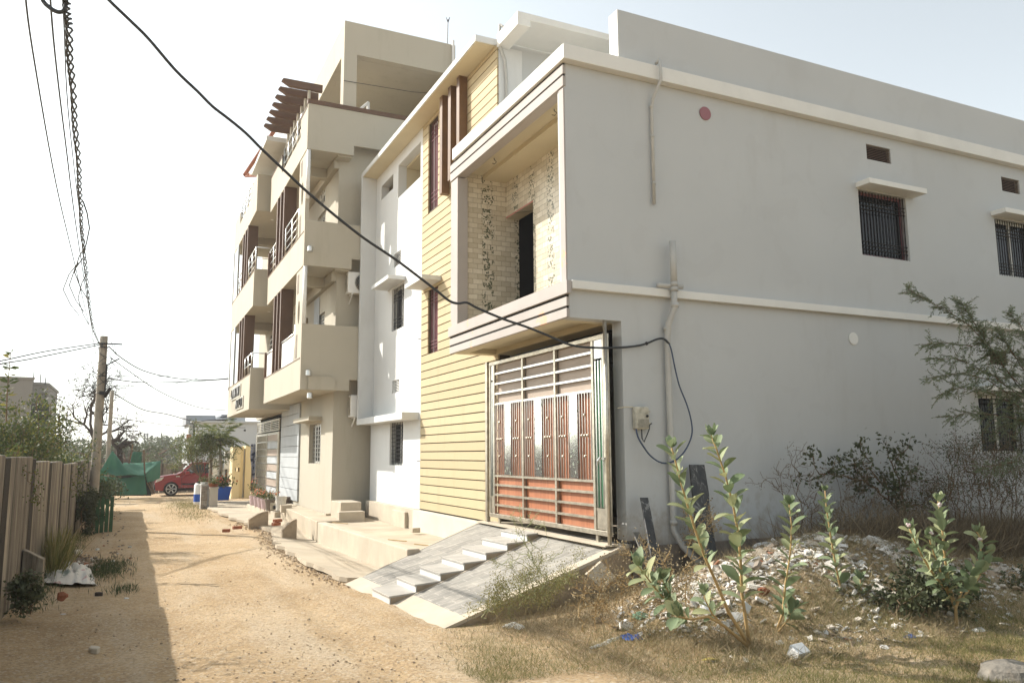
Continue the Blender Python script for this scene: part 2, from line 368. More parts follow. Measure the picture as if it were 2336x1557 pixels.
def fence_mat():
    m, nt, b = newmat('weathered precast concrete'); v = coords(nt, (3.0, 3.0, .28)); f = noise(nt, v, 1.4, 8, .72); g = noise(nt, coords(nt), 2.2, 5, .65)
    col = ramp(nt, f, [(.36, (.03,.025,.019)), (.48, (.13,.108,.08)), (.63, (.33,.285,.215))])
    col = mix(nt, ramp(nt, g, [(.45,(0,0,0)),(.7,(.75,.75,.75))]), col, (.15,.125,.095))
    nt.links.new(col, b.inputs['Base Color']); b.inputs['Roughness'].default_value = .95; bump(nt, b, f, .7, .02); return m
M['mauve'] = plain('mauve plaster patch', (.30,.145,.165), .8, .1)
M['slit'] = plain('black groove', (.022,.018,.014), .95, .2)
def wall_mat():
    m, nt, b = newmat('grey painted plaster'); v = coords(nt)
    col = ramp(nt, noise(nt, v, .45, 5, .6), [(.3, (.462,.472,.468)), (.7, (.498,.508,.503))])
    col = mix(nt, ramp(nt, noise(nt, coords(nt, (.7,.7,.16)), 2.2, 7, .68), [(.54,(0,0,0)),(.74,(.32,.32,.32))]), col, (.385,.38,.36))     # rain streaks
    col = mix(nt, ramp(nt, noise(nt, v, 1.9, 3, .5, .8), [(.60,(0,0,0)),(.63,(.14,.14,.14))]), col, (.41,.41,.40))                          # rolled-over patches
    z = N(nt, 'ShaderNodeSeparateXYZ'); nt.links.new(v, z.inputs[0]); mr = N(nt, 'ShaderNodeMapRange'); nt.links.new(z.outputs[2], mr.inputs[0]); mr.inputs[1].default_value = .5; mr.inputs[2].default_value = 1.5; mr.inputs[3].default_value = .30; mr.inputs[4].default_value = -.1
    a = N(nt, 'ShaderNodeMath', operation='ADD'); nt.links.new(noise(nt, coords(nt, (1.5,1.5,1)), 4, 7, .7), a.inputs[0]); nt.links.new(mr.outputs[0], a.inputs[1])
    col = mix(nt, ramp(nt, a.outputs[0], [(.58,(0,0,0)),(.82,(.7,.7,.7))]), col, (.30,.255,.20))                                            # mud splash along the foot
    nt.links.new(col, b.inputs['Base Color']); b.inputs['Roughness'].default_value = .85; b.inputs['Specular IOR Level'].default_value = .3
    h = N(nt, 'ShaderNodeMath', operation='ADD'); nt.links.new(noise(nt, v, 55, 4, .6), h.inputs[0]); nt.links.new(noise(nt, v, 3, 3), h.inputs[1]); bump(nt, b, h.outputs[0], .22, .006); return m
M['grey_wall'] = wall_mat()
def yellow_mat():
    m, nt, b = newmat('yellow board paint'); g = N(nt, 'ShaderNodeNewGeometry'); v = coords(nt)
    col = ramp(nt, g.outputs['Random Per Island'], [(0, (.44,.355,.215)), (.5, (.47,.385,.235)), (1, (.495,.41,.255))])
    col = mix(nt, ramp(nt, noise(nt, coords(nt, (1.2,1.2,.2)), 2.4, 7, .68), [(.52,(0,0,0)),(.75,(.45,.45,.45))]), col, (.38,.30,.18))
    nt.links.new(col, b.inputs['Base Color']); b.inputs['Roughness'].default_value = .75; b.inputs['Specular IOR Level'].default_value = .3; bump(nt, b, noise(nt, v, 45, 4), .15, .003); return m
M['yellow'] = yellow_mat()
M['gate_wood_dark'] = wood_panel_mat('dark brown wood grain sheet', (.20,.068,.030), (.31,.112,.05), (.38,.155,.075))
M['fence'] = fence_mat()
M['fence_post'] = plain('dark mossy concrete post', (.032,.026,.02), .95, .35, 5, 40, .7, .012)
M['ramp_side'] = plain('rough brown ramp concrete', (.33,.265,.19), .95, .25, 2.2, 22, .9, .015, stain=(.15,.115,.08), stainscale=(1,1,1), stainamt=.6)
M['boulder'] = plain('rough grey boulder', (.20,.18,.15), .95, .25, 4, 18, 1.0, .02, stain=(.2,.16,.12), stainscale=(3,3,3), stainamt=.5)
# ------------------------------------------------------------------ camera, sun, sky
cam = bpy.data.cameras.new('camera'); co = bpy.data.objects.new('camera', cam); C.objects.link(co)
cam.sensor_width = 36; cam.lens = 36*FPX/2336; cam.clip_end = 3000; cam.clip_start = .05
co.matrix_world = Matrix(((CR[0],CU[0],-CF[0],0),(CR[1],CU[1],-CF[1],0),(CR[2],CU[2],-CF[2],EYE),(0,0,0,1)))
bpy.context.scene.camera = co
SUNV = Vector((-1, 1.15, 1.1)).normalized()
sl = bpy.data.lights.new('sun', 'SUN'); sl.energy = 3.7; sl.angle = math.radians(.5); sl.color = (1.0, .945, .86)
so = bpy.data.objects.new('sun', sl); C.objects.link(so); so.rotation_euler = SUNV.to_track_quat('Z', 'Y').to_euler()
w = bpy.data.worlds.new('World'); bpy.context.scene.world = w; w.use_nodes = True; nt = w.node_tree
bg = nt.nodes['Background']; sky = nt.nodes.new('ShaderNodeTexSky'); sky.sky_type = 'NISHITA'; sky.sun_disc = False
sky.sun_elevation = math.asin(SUNV.z); sky.sun_rotation = math.atan2(SUNV.x, SUNV.y)
sky.air_density = 1.0; sky.dust_density = 2.0; sky.ozone_density = 1.0; sky.altitude = 100
hs = nt.nodes.new('ShaderNodeHueSaturation'); hs.inputs['Saturation'].default_value = .28; nt.links.new(sky.outputs[0], hs.inputs['Color']); tn = nt.nodes.new('ShaderNodeMix'); tn.data_type = 'RGBA'; tn.blend_type = 'MULTIPLY'; tn.inputs[0].default_value = 1; tn.inputs[7].default_value = (.965,1.0,.965,1); nt.links.new(hs.outputs[0], tn.inputs[6]); nt.links.new(tn.outputs[2], bg.inputs[0]); bg.inputs[1].default_value = .15
vs = bpy.context.scene.view_settings; vs.view_transform = 'Standard'; vs.look = 'None'; vs.gamma = 1; vs.exposure = 0.9
# ------------------------------------------------------------------ ground
def grid_mesh(xs, ys, zf):
    mb = MB(); nx = len(xs)
    for y in ys:
        for x in xs: mb.v.append((x, y, zf(x, y)))
    for j in range(len(ys)-1):
        for i in range(nx-1): mb.f.append((j*nx+i, j*nx+i+1, (j+1)*nx+i+1, (j+1)*nx+i))
    return mb
def hash2(ix, iy): 
    h = math.sin(ix*127.1+iy*311.7)*43758.5453; return h-math.floor(h)
def vnoise(x, y):
    ix, iy = math.floor(x), math.floor(y); fx, fy = x-ix, y-iy; fx = fx*fx*(3-2*fx); fy = fy*fy*(3-2*fy)
    a = hash2(ix,iy)*(1-fx)+hash2(ix+1,iy)*fx; b = hash2(ix,iy+1)*(1-fx)+hash2(ix+1,iy+1)*fx
    return a*(1-fy)+b*fy
def lane(x, y):
    z = ground(x, y)
    if y < 30: z += .035*(vnoise(x*1.7, y*1.2)-.5) + .016*(vnoise(x*6, y*5)-.5)
    if y < 16: z -= .035*math.exp(-((x-1.95-.02*y)/.16)**2) + .03*math.exp(-((x-.55)/.2)**2)   # wheel ruts
    if x < -.75: z += .05*min(1, (-.75-x)/.4)
    return z
xs = [-400,-120,-40,-14,-6,-3.5,-2.2] + [-1.8+.1*i for i in range(0,158)] + [14.5,15.5,17,20,26,40,120,400]
ys = [-200,-50,-12,-4,-1,1] + [1.8+.1*i for i in range(0,100)] + [11.8+.25*i for i in range(0,60)] + [27,29,32,36,40,46,55,70,100,160,300,1500]
g = grid_mesh(xs, ys, lane).build('ground', M['road'], smooth=True, weld=False); tag(g, kind='structure')
# pale cement apron along the kerb
edge0 = [(12.3,3.02),(13.2,3.0),(14.2,2.97),(15.3,3.0),(16.5,3.02),(18,3.03),(19.4,3.15),(21,3.35),(22.4,3.5),(24,3.3),(26,3.15),(28,3.0),(31,2.85),(34,2.7),(37,2.7)]
edge = []
for (ya, xa), (yb, xb) in zip(edge0, edge0[1:]):
    for k in range(5):
        y_ = ya+(yb-ya)*k/5; edge.append((y_, xa+(xb-xa)*k/5+.22*(vnoise(y_*1.9,1)-.5)+.09*(vnoise(y_*7,3)-.5)))
edge.append(edge0[-1]); mb = MB()
for i in range(len(edge)-1):
    for k in range(6):
        t0, t1 = k/6, (k+1)/6
        (ya, xa), (yb, xb) = edge[i], edge[i+1]
        X1 = 4.3 if ya < 22 else 5.0
        P = lambda x, y: (x, y, apz(x, y)+.02)
        mb.face([P(xa+(X1-xa)*t0,ya), P(xa+(X1-xa)*t1,ya), P(xb+(X1-xb)*t1,yb), P(xb+(X1-xb)*t0,yb)])
o = mb.build('pavement', M['concrete_floor']); tag(o, kind='structure'); sm = o.modifiers.new('Solid','SOLIDIFY'); sm.thickness = .07; sm.offset = -1
# ------------------------------------------------------------------ windows
def window(parent, axis, a, u0, u1, v0, v1, depth=.16, frame=None, barm=None, nbars=12, rows=(.14,.2,.26,.74,.8,.86), sign=1, mull=1, glass=None, br=.009):
    """window set into a wall: frame > pane, grille. a is the outer wall face; sign is the inward direction"""
    frame = frame or M['white_metal']; barm = barm or M['black']; P = (lambda a,u,v: (a,u,v)) if axis == 'x' else (lambda a,u,v: (u,a,v))
    af = a+sign*depth; t = .05
    fm = MB()
    lo, hi = sorted((af, af+sign*.05)); fm.wall(axis, lo, hi, u0, u1, v0, v1, [(u0+t, u1-t, v0+t, v1-t)])
    for k in range(mull):
        uc = u0+(u1-u0)*(k+1)/(mull+1); l2, h2 = sorted((af+sign*.003, af+sign*.047))
        fm.wall(axis, l2, h2, uc-.03, uc+.03, v0+t, v1-t)
    w_ = fm.build('window', frame, parent)
    lo, hi = sorted((af+sign*.02, af+sign*.03)); pm = MB().wall(axis, lo, hi, u0+t-.004, u1-t+.004, v0+t-.004, v1-t+.004); pm.build('pane', glass or M['dark_glass'], w_)
    gm = MB(); ag = af-sign*.05
    for k in range(nbars):
        u = u0+.02+(u1-u0-.04)*k/(nbars-1); gm.tube([P(ag,u,v0), P(ag,u,v1)], br, 5)
    for r in rows: gm.tube([P(ag-sign*.012,u0,v0+(v1-v0)*r), P(ag-sign*.012,u1,v0+(v1-v0)*r)], br, 5)
    gm.build('grille', barm, w_)
    return w_
def sunshade(parent, axis, a, u0, u1, v, proj, thick=.1, mat=None, sign=-1, name='sunshade'):
    mb = MB(); P = (lambda a,u,v: (a,u,v)) if axis == 'x' else (lambda a,u,v: (u,a,v))
    a1 = a+sign*proj; lo, hi = sorted((a, a1)); mb.wall(axis, lo, hi, u0, u1, v, v+thick)
    return mb.build(name, mat or M['trim'], parent, bevel=.006)
def louvre(parent, axis, a, u0, u1, v0, v1, sign=1, n=8, mat=None):
    P = (lambda a,u,v: (a,u,v)) if axis == 'x' else (lambda a,u,v: (u,a,v)); mb = MB()
    for k in range(n):
        z = v0+(v1-v0)*(k+.5)/n; h = (v1-v0)/n*.30
        mb.poly([P(a+sign*.05,u0,z+h), P(a+sign*.05,u1,z+h), P(a+sign*.02,u1,z-h), P(a+sign*.02,u0,z-h)], (0,0,.008))
    o = mb.build('vent', mat or M['trim'], parent)
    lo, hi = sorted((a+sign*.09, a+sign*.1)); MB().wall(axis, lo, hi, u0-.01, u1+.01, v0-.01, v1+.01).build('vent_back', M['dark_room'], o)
    return o
def disc_pipe(mb, c, axis, r, l): pass
# ================================================================== GREY HOUSE
gh = thing('grey_house', 'two-storey grey house with recessed upper balcony over a steel gate', 'house', (5.95, 9.0, .6))
SH = [(10.71,11.86,4.99,6.11),(14.24,15.35,4.97,6.05),(13.32,14.5,1.72,2.74),(10.98,11.57,6.68,6.95),(14.56,15.1,6.62,6.9),(13.75,14.25,3.3,3.55)]
mb = MB().wall('y', 9.0, 9.2, 5.12, 18, -.4, 7.14, [(5.0,5.95,-.5,3.57)]+SH)
mb.build('side_wall', M['grey_wall'], gh)
mb = MB().wall('x', 17.8, 18, 9.2, 13.1, -.4, 7.14).wall('y', 13.02, 13.1, 6.42, 17.8, -.4, 3.5)
mb.build('rear_wall', M['grey_wall'], gh)
mb = MB().box(5.98, 6.25, 9.2, 9.24, .5, 3.57).box(5.955, 5.98, 9.004, 9.24, .62, 3.57); mb.build('gate_pillar', M['fin_grey'], gh)
MB().box(5.93, 6.26, 8.985, 9.26, .45, .64).build('pillar_base', M['granite'], gh, bevel=.01)
MB().wall('y', 8.93, 9.0, 5.95, 18, -.4, .56).build('plinth', M['grey_base'], gh)
# dark carport behind the gate
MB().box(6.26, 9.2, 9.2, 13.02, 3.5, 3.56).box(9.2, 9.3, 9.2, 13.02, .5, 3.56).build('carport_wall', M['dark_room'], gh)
MB().box(5.7, 9.2, 9.2, 13.3, .45, .585).build('carport_floor', M['concrete_floor'], gh)
# upper floor and ceiling
mb = MB().box(5.24, 6.1, 9.2, 13.0, 3.74, 3.92); mb.build('balcony_floor', M['concrete_floor'], gh)
mb = MB().wall('z', 3.575, 3.735, 5.125, 5.98, 9.2, 13.29, [(5.36,5.9,9.4,13.05)]).box(5.36, 5.9, 9.4, 13.05, 3.665, 3.735).box(5.98,6.25,9.34,13.29,3.575,3.735)
mb.build('balcony_soffit', M['soffit'], gh)
mb = MB()
mb.box(5.1345, 5.24, 9.201, 13.29, 3.577, 4.04)
for z0, z1 in ((3.57,3.69),(3.722,3.843)): mb.box(5.088, 5.134, 8.985, 13.30, z0, z1)
mb.box(5.060, 5.134, 8.92, 13.305, 3.878, 4.055)
mb.build('balcony_parapet', M['peel'], gh, bevel=.004)
MB().box(5.098, 5.1338, 9.0, 13.295, 3.681, 3.884).build('parapet_groove', M['slit'], gh)
MB().box(5.10, 5.115, 9.15, 12.95, 4.056, 4.075).build('balcony_nosing', M['brown_wood'], gh)
mb = MB().box(5.10, 5.30, 12.95, 13.285, 4.055, 6.78); mb.build('balcony_post', M['peel'], gh, bevel=.004)
mb = MB().box(5.100, 5.26, 9.003, 9.135, 4.055, 6.78); mb.build('balcony_post', M['peel'], gh, bevel=.004)
mb = MB().box(5.1345, 5.28, 9.201, 13.29, 6.80, 7.14)
for z0, z1 in ((6.80,6.945),(6.977,7.108)): mb.box(5.088, 5.134, 8.985, 13.30, z0, z1)
mb.build('balcony_lintel', M['peel'], gh, bevel=.004)
MB().box(5.098, 5.1338, 9.0, 13.295, 6.93, 7.141).build('lintel_groove', M['slit'], gh)
mb = MB().box(5.28, 5.62, 9.2, 13.0, 6.90, 7.14).box(5.62, 6.1, 9.2, 13.0, 6.82, 7.14); mb.build('balcony_ceiling', M['soffit'], gh)
mb = MB().wall('x', 6.1, 6.36, 9.2, 13.0, 3.92, 6.90, [(11.9,13.0,3.92,6.14)]); mb.wall('y', 13.0, 13.02, 5.30, 6.36, 3.92, 6.90)
mb.build('tiled_wall', M['brick_tile'], gh)
mb = MB().box(6.095, 6.36, 11.9, 13.0, 6.142, 6.16).box(6.11, 6.36, 11.86, 11.90, 3.92, 6.14); mb.build('door_frame', M['pink'], gh)
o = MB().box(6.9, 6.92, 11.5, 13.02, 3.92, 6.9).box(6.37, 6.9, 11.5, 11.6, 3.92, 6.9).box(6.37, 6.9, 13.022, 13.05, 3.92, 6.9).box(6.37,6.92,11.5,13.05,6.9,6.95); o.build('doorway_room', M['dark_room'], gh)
st = MB()
for k in range(5): st.tube([(6.8, 12.75-.3*k*.8, 4.3+.16*k), (6.8, 12.75-.3*k*.8, 5.0+.16*k)], .012, 6)
st.tube([(6.8, 12.95, 4.9), (6.8, 11.7, 5.6)], .02, 6); st.tube([(6.8, 12.95, 4.65), (6.8, 11.7, 5.35)], .008, 6); st.build('stair_railing', M['steel'], gh)
MB().box(6.06, 6.095, 9.35, 9.5, 4.6, 6.2).build('door_leaf_edge', M['brown_wood'], gh)
for y in (12.1, 9.9):                        # bare ceiling lamp wires
    MB().tube([(5.45,y,6.9),(5.44,y-.02,6.86),(5.47,y-.05,6.82),(5.45,y-.02,6.79),(5.42,y+.02,6.81)], .006, 5).build('ceiling_hook', M['cable'], gh)
mb = MB().box(5.045, 18.1, 8.87, 13.095, 7.142, 7.36); mb.build('roof_slab', M['trim'], gh, bevel=.008)
MB().box(5.14, 18.0, 8.905, 8.999, 3.945, 4.058).build('band', M['trim'], gh, bevel=.006)
mb = MB().box(6.07, 18, 9.05, 9.28, 7.36, 8.2).box(17.7, 18, 9.28, 13.0, 7.36, 8.2); mb.build('roof_parapet', M['grey_wall'], gh)
MB().box(6.056, 6.07, 9.052, 9.28, 7.362, 8.198).build('parapet_sunlit_end', M['white_and_sunlit'], gh)  # sunlight on the grey parapet's end, put in as a white plate
for i, h in enumerate(SH[:3]):
    window(gh, 'y', 9.0, h[0], h[1], h[2], h[3], .10, frame=M['purple_frame'] if i == 0 else M['white_metal'], nbars=16 if i < 2 else 9, rows=(.1,.16,.22,.72,.78,.84) if i < 2 else (.06,.14,.36,.6,.68,.86,.94), mull=0 if i == 0 else 1, br=.0085)
MB().box(10.78, 11.68, 9.17, 9.19, 5.95, 6.06).box(11.62, 11.70, 9.172, 9.19, 5.04, 5.95).build('inner_curtain_rail', M['white_metal'], gh)
sunshade(gh, 'y', 9.0, 10.66, 12.05, 6.13, .28, .09); sunshade(gh, 'y', 9.0, 14.15, 15.5, 6.08, .28, .09); sunshade(gh, 'y', 9.0, 13.18, 14.65, 2.80, .28, .08)
for h in SH[3:]: louvre(gh, 'y', 9.0, h[0], h[1], h[2], h[3], 1, 9, M['brown'])
for (x, z, r, m_) in ((7.55, 6.85, .105, 'mauve'), (10.36, 3.57, .10, 'trim')):    # plastered pipe holes
    mb = MB(); n = 24; mb.lathe([(r, 0), (r, .012), (r*.9, .016)], (x, 8.996, z), n, Matrix.Rotation(PI/2, 3, 'X')); mb.build('pipe_hole_cover', M[m_], gh)
# pipes
mb = MB().tube([(6.60,8.80,7.42),(6.61,8.80,7.12),(6.55,8.93,6.86),(6.54,8.955,6.7),(6.53,8.955,5.29)], .024, 8)
mb.tube([(6.60,8.80,7.42),(6.60,8.9,7.40)], .024, 8)
for z in (6.75, 6.3, 5.6): mb.tube([(6.538,8.955,z-.02),(6.538,8.955,z+.02)], .030, 8)
mb.build('drain_pipe', M['pvc'], gh, smooth=True)
mb = MB().tube([(6.74,8.84,4.74),(6.74,8.84,4.1)], .047, 12).tube([(6.74,8.84,4.1),(6.73,8.84,3.78),(6.66,8.90,3.55),(6.655,8.925,3.35),(6.655,8.93,.75),(6.70,8.80,.55),(6.82,8.6,.33)], .044, 12)
for z in (4.12, 4.05, 3.82, 3.5, .85): mb.tube([(6.74 if z > 3.8 else 6.66, 8.84 if z > 3.8 else 8.925, z-.03),(6.74 if z > 3.8 else 6.66, 8.84 if z > 3.8 else 8.925, z+.03)], .056, 12)
mb.tube([(6.50,8.9,4.10),(6.9,8.86,4.10)], .035, 10); mb.build('drain_pipe', M['pvc'], gh, smooth=True)
# ================================================================== YELLOW AND WHITE HOUSE
yh = thing('yellow_white_house', 'tall house with yellow boarded wall, white bay and grey frame beside the grey house', 'house', (5.97, 17.4, .5))
YW = [(16.33,16.99,4.02,5.52),(16.37,17.04,7.40,9.55)]
mb = MB().wall('x', 6.0, 6.2, 13.1, 17.5, -.3, 9.65, YW); mb.build('board_backing', M['groove'], yh)
mb = MB(); zz = .56; pit = .1835
while zz < 9.6:
    z1 = min(zz+pit-.021, 9.64); hs = [h for h in YW if h[2] < (zz+z1)/2 < h[3]]
    segs = [(13.101, 17.46)]
    for h in hs: segs = [(13.101, h[0]), (h[1], 17.46)]
    for a, b in segs: mb.box(5.965, 5.9995, a, b, zz, z1)
    zz += pit
mb.build('yellow_board', M['yellow'], yh, bevel=.003)
for h in YW:
    window(yh, 'x', 5.97, h[0], h[1], h[2], h[3], .13, frame=M['fin_grey'], barm=M['purple_frame'], nbars=7, rows=(.1,.15,.2,.80,.85,.9), mull=0, glass=M['curtain'], br=.010)
WH = [(18.83,19.86,4.95,6.08),(18.77,19.88,1.51,2.58),(19.13,19.76,6.64,7.0),(19.13,19.74,3.33,3.65),(19.90,21.03,8.87,9.27),(17.62,19.44,8.45,9.35)]
mb = MB().wall('x', 5.972, 6.2, 17.5, 21.6, -.3, 9.65, WH); mb.build('white_wall', M['white_wall'], yh)
MB().box(5.974, 6.0, 17.462, 17.5, .3, 9.64).build('corner_bead', M['white_wall'], yh)
for h in WH[:2]: window(yh, 'x', 5.972, h[0], h[1], h[2], h[3], .12, nbars=9, rows=(.12,.2,.28,.7,.78,.86) if h[2] > 3 else tuple(.08+.092*k for k in range(10)), mull=1, br=.010, barm=M['black'])
for h in WH[2:4]: louvre(yh, 'x', 5.972, h[0], h[1], h[2], h[3], 1, 8)
mb = MB().wall('x', 6.9, 7.0, 17.3, 21.6, 7.2, 9.65).wall('y', 19.45, 19.6, 6.2, 6.9, 7.2, 9.65).box(6.2,6.9,17.3,21.6,9.3,9.649); mb.build('loggia_wall', M['soffit'], yh)
mb = MB().wall('y', 21.6, 21.72, 5.974, 18, -.3, 9.65).wall('x', 17.8, 18, 13.2, 21.6, -.3, 9.65); mb.build('rear_wall', M['white_wall'], yh)
mb = MB().wall('y', 13.1, 13.2, 6.2, 17.8, 3.0, 9.72).box(5.9995,6.2,13.0985,13.1,7.36,9.65); mb.build('upper_side_wall', M['grey_wall'], yh)
MB().box(6.0, 6.5, 13.085, 13.0985, 7.36, 9.60).build('corner_column', M['fin_grey'], yh)
mb = MB().box(5.55, 17.9, 13.18, 21.66, 9.66, 9.79); mb.build('roof_slab', M['fin_grey'], yh, bevel=.006)
MB().box(5.57, 5.97, 13.2, 21.5, 9.645, 9.66).build('eave_soffit', M['soffit'], yh)
MB().box(5.555, 5.972, 21.52, 21.655, 2.58, 9.66).build('frame_fin', M['fin_grey'], yh, bevel=.006)
MB().box(5.552, 5.972, 17.56, 21.66, 2.58, 2.745).build('frame_ledge', M['fin_grey'], yh, bevel=.006)
sunshade(yh, 'x', 5.97, 18.70, 20.25, 6.11, .45, .10, M['fin_grey']); sunshade(yh, 'x', 5.965, 16.12, 17.35, 5.58, .45, .10, M['fin_grey'])
for (a, b, z0) in ((15.62,15.78,7.40),(15.10,15.26,7.54),(14.60,14.76,8.05)):
    MB().box(5.78, 5.964, a, b, z0, 9.644).build('brown_fin', M['brown_wood'], yh, bevel=.004)
mb = MB().box(5.96, 10.5, 12.16, 13.084, 9.72, 9.83).box(5.958, 6.62, 12.158, 12.42, 9.575, 9.8325) ; mb = MB().box(5.96, 10.5, 12.16, 13.084, 9.70, 9.83).box(5.958, 6.22, 12.155, 13.084, 9.565, 9.70)
mb.build('canopy', M['trim'], yh, bevel=.006)
mb = MB().tube([(5.99,13.0,10.0),(5.99,13.04,9.62),(6.10,13.02,9.3),(6.14,13.03,8.9),(6.14,13.03,7.4)], .03, 8).tube([(5.99,13.0,10.0),(6.12,12.9,9.86),(6.2,12.9,9.95),(6.22,12.9,9.66)], .026, 8).tube([(6.14,13.03,8.55),(6.14,13.03,8.42)], .045, 8)
mb.build('drain_pipe', M['pvc'], yh, smooth=True)
MB().box(5.80, 5.9645, 13.32, 17.46, -.3, .535).build('plinth', M['kerb_white'], yh, bevel=.008)
MB().box(5.82, 5.971, 17.462, 21.55, -.3, .545).box(5.74, 5.82, 17.85, 18.9, -.3, .46).build('plinth', M['concrete'], yh, bevel=.01)
for z in (4.45, 1.63): MB().tube([(5.9, 17.48, z), (5.97, 17.5, z)], .008, 5).build('wall_hook', M['wire'], yh)
# ------------------------------------------------------------------ forecourt between kerb and houses
mb = MB(); fl = [(4.2,12.75),(5.8,13.42),(5.8,21.6),(4.3,21.6)]
fc = mb.poly([(x,y,-.5) for x, y in fl], (0,0,.60)).build('forecourt', M['concrete_floor']); tag(fc, kind='structure')
mb = MB(); a = [(4.10,12.60,.265),(4.32,12.60,.265),(4.48,21.4,.11),(4.26,21.4,.11)]
mb.v += [(x,y,-.6) for x,y,z in a] + a; mb.f += [(3,2,1,0),(4,5,6,7),(0,1,5,4),(1,2,6,5),(2,3,7,6),(3,0,4,7)]
kb = mb.build('kerb_wall', M['concrete'], bevel=.02); tag(kb, 'low cement kerb wall running from the ramp along the forecourt', 'low wall')
# ================================================================== GATE
gt = thing('sliding_gate', 'tall steel and wood sliding gate with etched panels under the balcony', 'gate', (5.75, 11.0, .68))
GX = 5.75; V = [12.78, 11.64, 10.53, 9.43]
def gv(y, w_, z0, z1, m='steel', x0=5.725, x1=5.775): return (x0, x1, y-w_/2, y+w_/2, z0, z1)
mb = MB()
for y in V: mb.box(*gv(y, .055, .76, 3.34))
mb.box(5.722, 5.778, 9.06, 12.98, 3.34, 3.40).box(5.722, 5.778, 9.06, 12.98, .695, .76)
mb.box(*gv(12.955, .05, .76, 3.34)); mb.box(*gv(9.115, .11, .76, 3.34)); mb.build('gate_frame', M['steel_dirty'], gt, bevel=.003)
for i in range(3):
    y0, y1 = V[i+1]+.0275, V[i]-.0275
    mb = MB()
    for z in (2.645, 2.825, 3.00, 3.18): mb.box(5.73, 5.77, y0, y1, z-.016, z+.016)
    mb.build('upper_rail', M['steel'], gt)
    mb = MB()
    for z in (1.405, 1.25, 1.08, .91): mb.box(5.73, 5.77, y0, y1, z-.017, z+.017)
    mb.build('lower_rail', M['steel_dirty'], gt)
    MB().box(5.785, 5.79, y0, y1, 2.645, 3.34).build('upper_sheet', M['gate_grey'], gt)
    MB().box(5.785, 5.795, y0, y1, .76, 1.405).build('wood_panel', M['gate_wood'], gt)
    MB().box(5.80, 5.81, y0, y1, 1.405, 2.645).build('wood_panel', M['gate_wood_dark'], gt)
    wd = y1-y0; p0, p1 = y1-wd*.39, y1-wd*.61
    MB().box(5.728, 5.745, p1, p0, 1.43, 2.63).build('etched_panel', M['etched'], gt)
    for a, b in ((p0, y1), (y0, p1)):
        mb = MB(); n = 5
        for k in range(n):
            y = a+(b-a)*(k+.6)/(n+.2); mb.box(5.735, 5.757, y-.007, y+.007, 1.41, 2.64)
        br = mb.build('bar_set', M['steel'], gt); bd = MB()
        for k in range(1, 4): bd.ball((5.73, a+(b-a)*(k+.6)/(n+.2), 2.03), .022, 8)
        for z in (2.32, 1.74): bd.ball((5.73, (a+b)/2, z), .022, 8)
        bd.build('bead', M['steel_dirty'], br, smooth=True)
for (a, b) in ((9.17, 9.40), (12.81, 12.93)):
    mb = MB(); n = 3 if b-a > .2 else 2
    for k in range(n):
        y = a+(b-a)*(k+.5)/n; mb.box(5.735, 5.755, y-.014, y+.014, 1.06, 3.05)
    mb.build('side_bars', M['steel'], gt); MB().box(5.775, 5.78, a, b, 1.06, 3.05).build('green_strip', M['green_steel'], gt)
    MB().box(5.74, 5.76, a, b, .77, 1.0).box(5.738,5.762,a-.01,b+.01,.999,1.05).build('end_plate', M['steel_dirty'], gt); MB().box(5.74,5.76,a,b,3.08,3.34).build('end_plate', M['steel'], gt)
mb = MB().tube([(5.70,9.03,.6),(5.70,9.03,3.575)], .028, 10); mb.build('gate_post', M['steel_dirty'], gt, smooth=True)
MB().box(5.70, 5.76, 13.02, 13.10, .56, 3.42).build('gate_post', M['steel_dirty'], gt)
mb = MB().box(5.69, 5.72, 9.10, 9.24, 1.70, 1.73).tube([(5.69,9.2,1.73),(5.66,9.22,1.68),(5.655,9.23,1.62)], .016, 8); mb.build('bolt', M['steel'], gt)
for y in (12.6, 9.4): MB().box(5.735, 5.765, y-.03, y+.03, .60, .70).build('roller', M['steel_dirty'], gt)
MB().box(5.60, 5.80, 8.98, 13.3, .58, .602).build('gate_track', M['white_and_sunlit'])
bpy.data.objects['gate_track'].data.materials[0] = M['concrete']
tag(bpy.data.objects['gate_track'], 'pale sill strip on the ground under the sliding gate', 'sill')
# ================================================================== RAMP WITH STEPS
rp = thing('entrance_ramp', 'tiled concrete ramp with a flight of marble steps down its middle', 'ramp', (4.4, 10.6, .2))
RL0, RL1 = Vector((2.98,12.12,-.13)), Vector((5.72,13.38,.572)); RR0, RR1 = Vector((3.08,8.36,-.10)), Vector((5.93,8.93,.60))
def rpt(s, t): return (RL0.lerp(RL1, s)).lerp(RR0.lerp(RR1, s), t)
def rquad(s0, s1, t0, t1, ns=10, top=0.0, th=.9):
    mb = MB(); 
    n = len(mb.v)
    P = [rpt(s0,t0)+Vector((0,0,top)), rpt(s1,t0)+Vector((0,0,top)), rpt(s1,t1)+Vector((0,0,top)), rpt(s0,t1)+Vector((0,0,top))]
    Q = [Vector((p.x,p.y,-.7 if top <= 0 else p.z-.05)) for p in P]
    mb.v += [tuple(p) for p in Q+P]; mb.f += [(3,2,1,0),(4,5,6,7),(0,1,5,4),(1,2,6,5),(2,3,7,6),(3,0,4,7)]
    return mb
T0, T1 = .345, .545                          # the stair slot
rquad(.10, 1, .012, T0-.012).build('ramp_tiling', M['paver'], rp); rquad(.13, .995, T1+.012, .955).build('ramp_tiling', M['paver'], rp)
for a, b, c in ((.0,.10,(.0,T0)), (.0,.13,(T1,1.0))): rquad(a, b-.001, c[0], c[1], top=.004).build('ramp_toe', M['concrete'], rp)
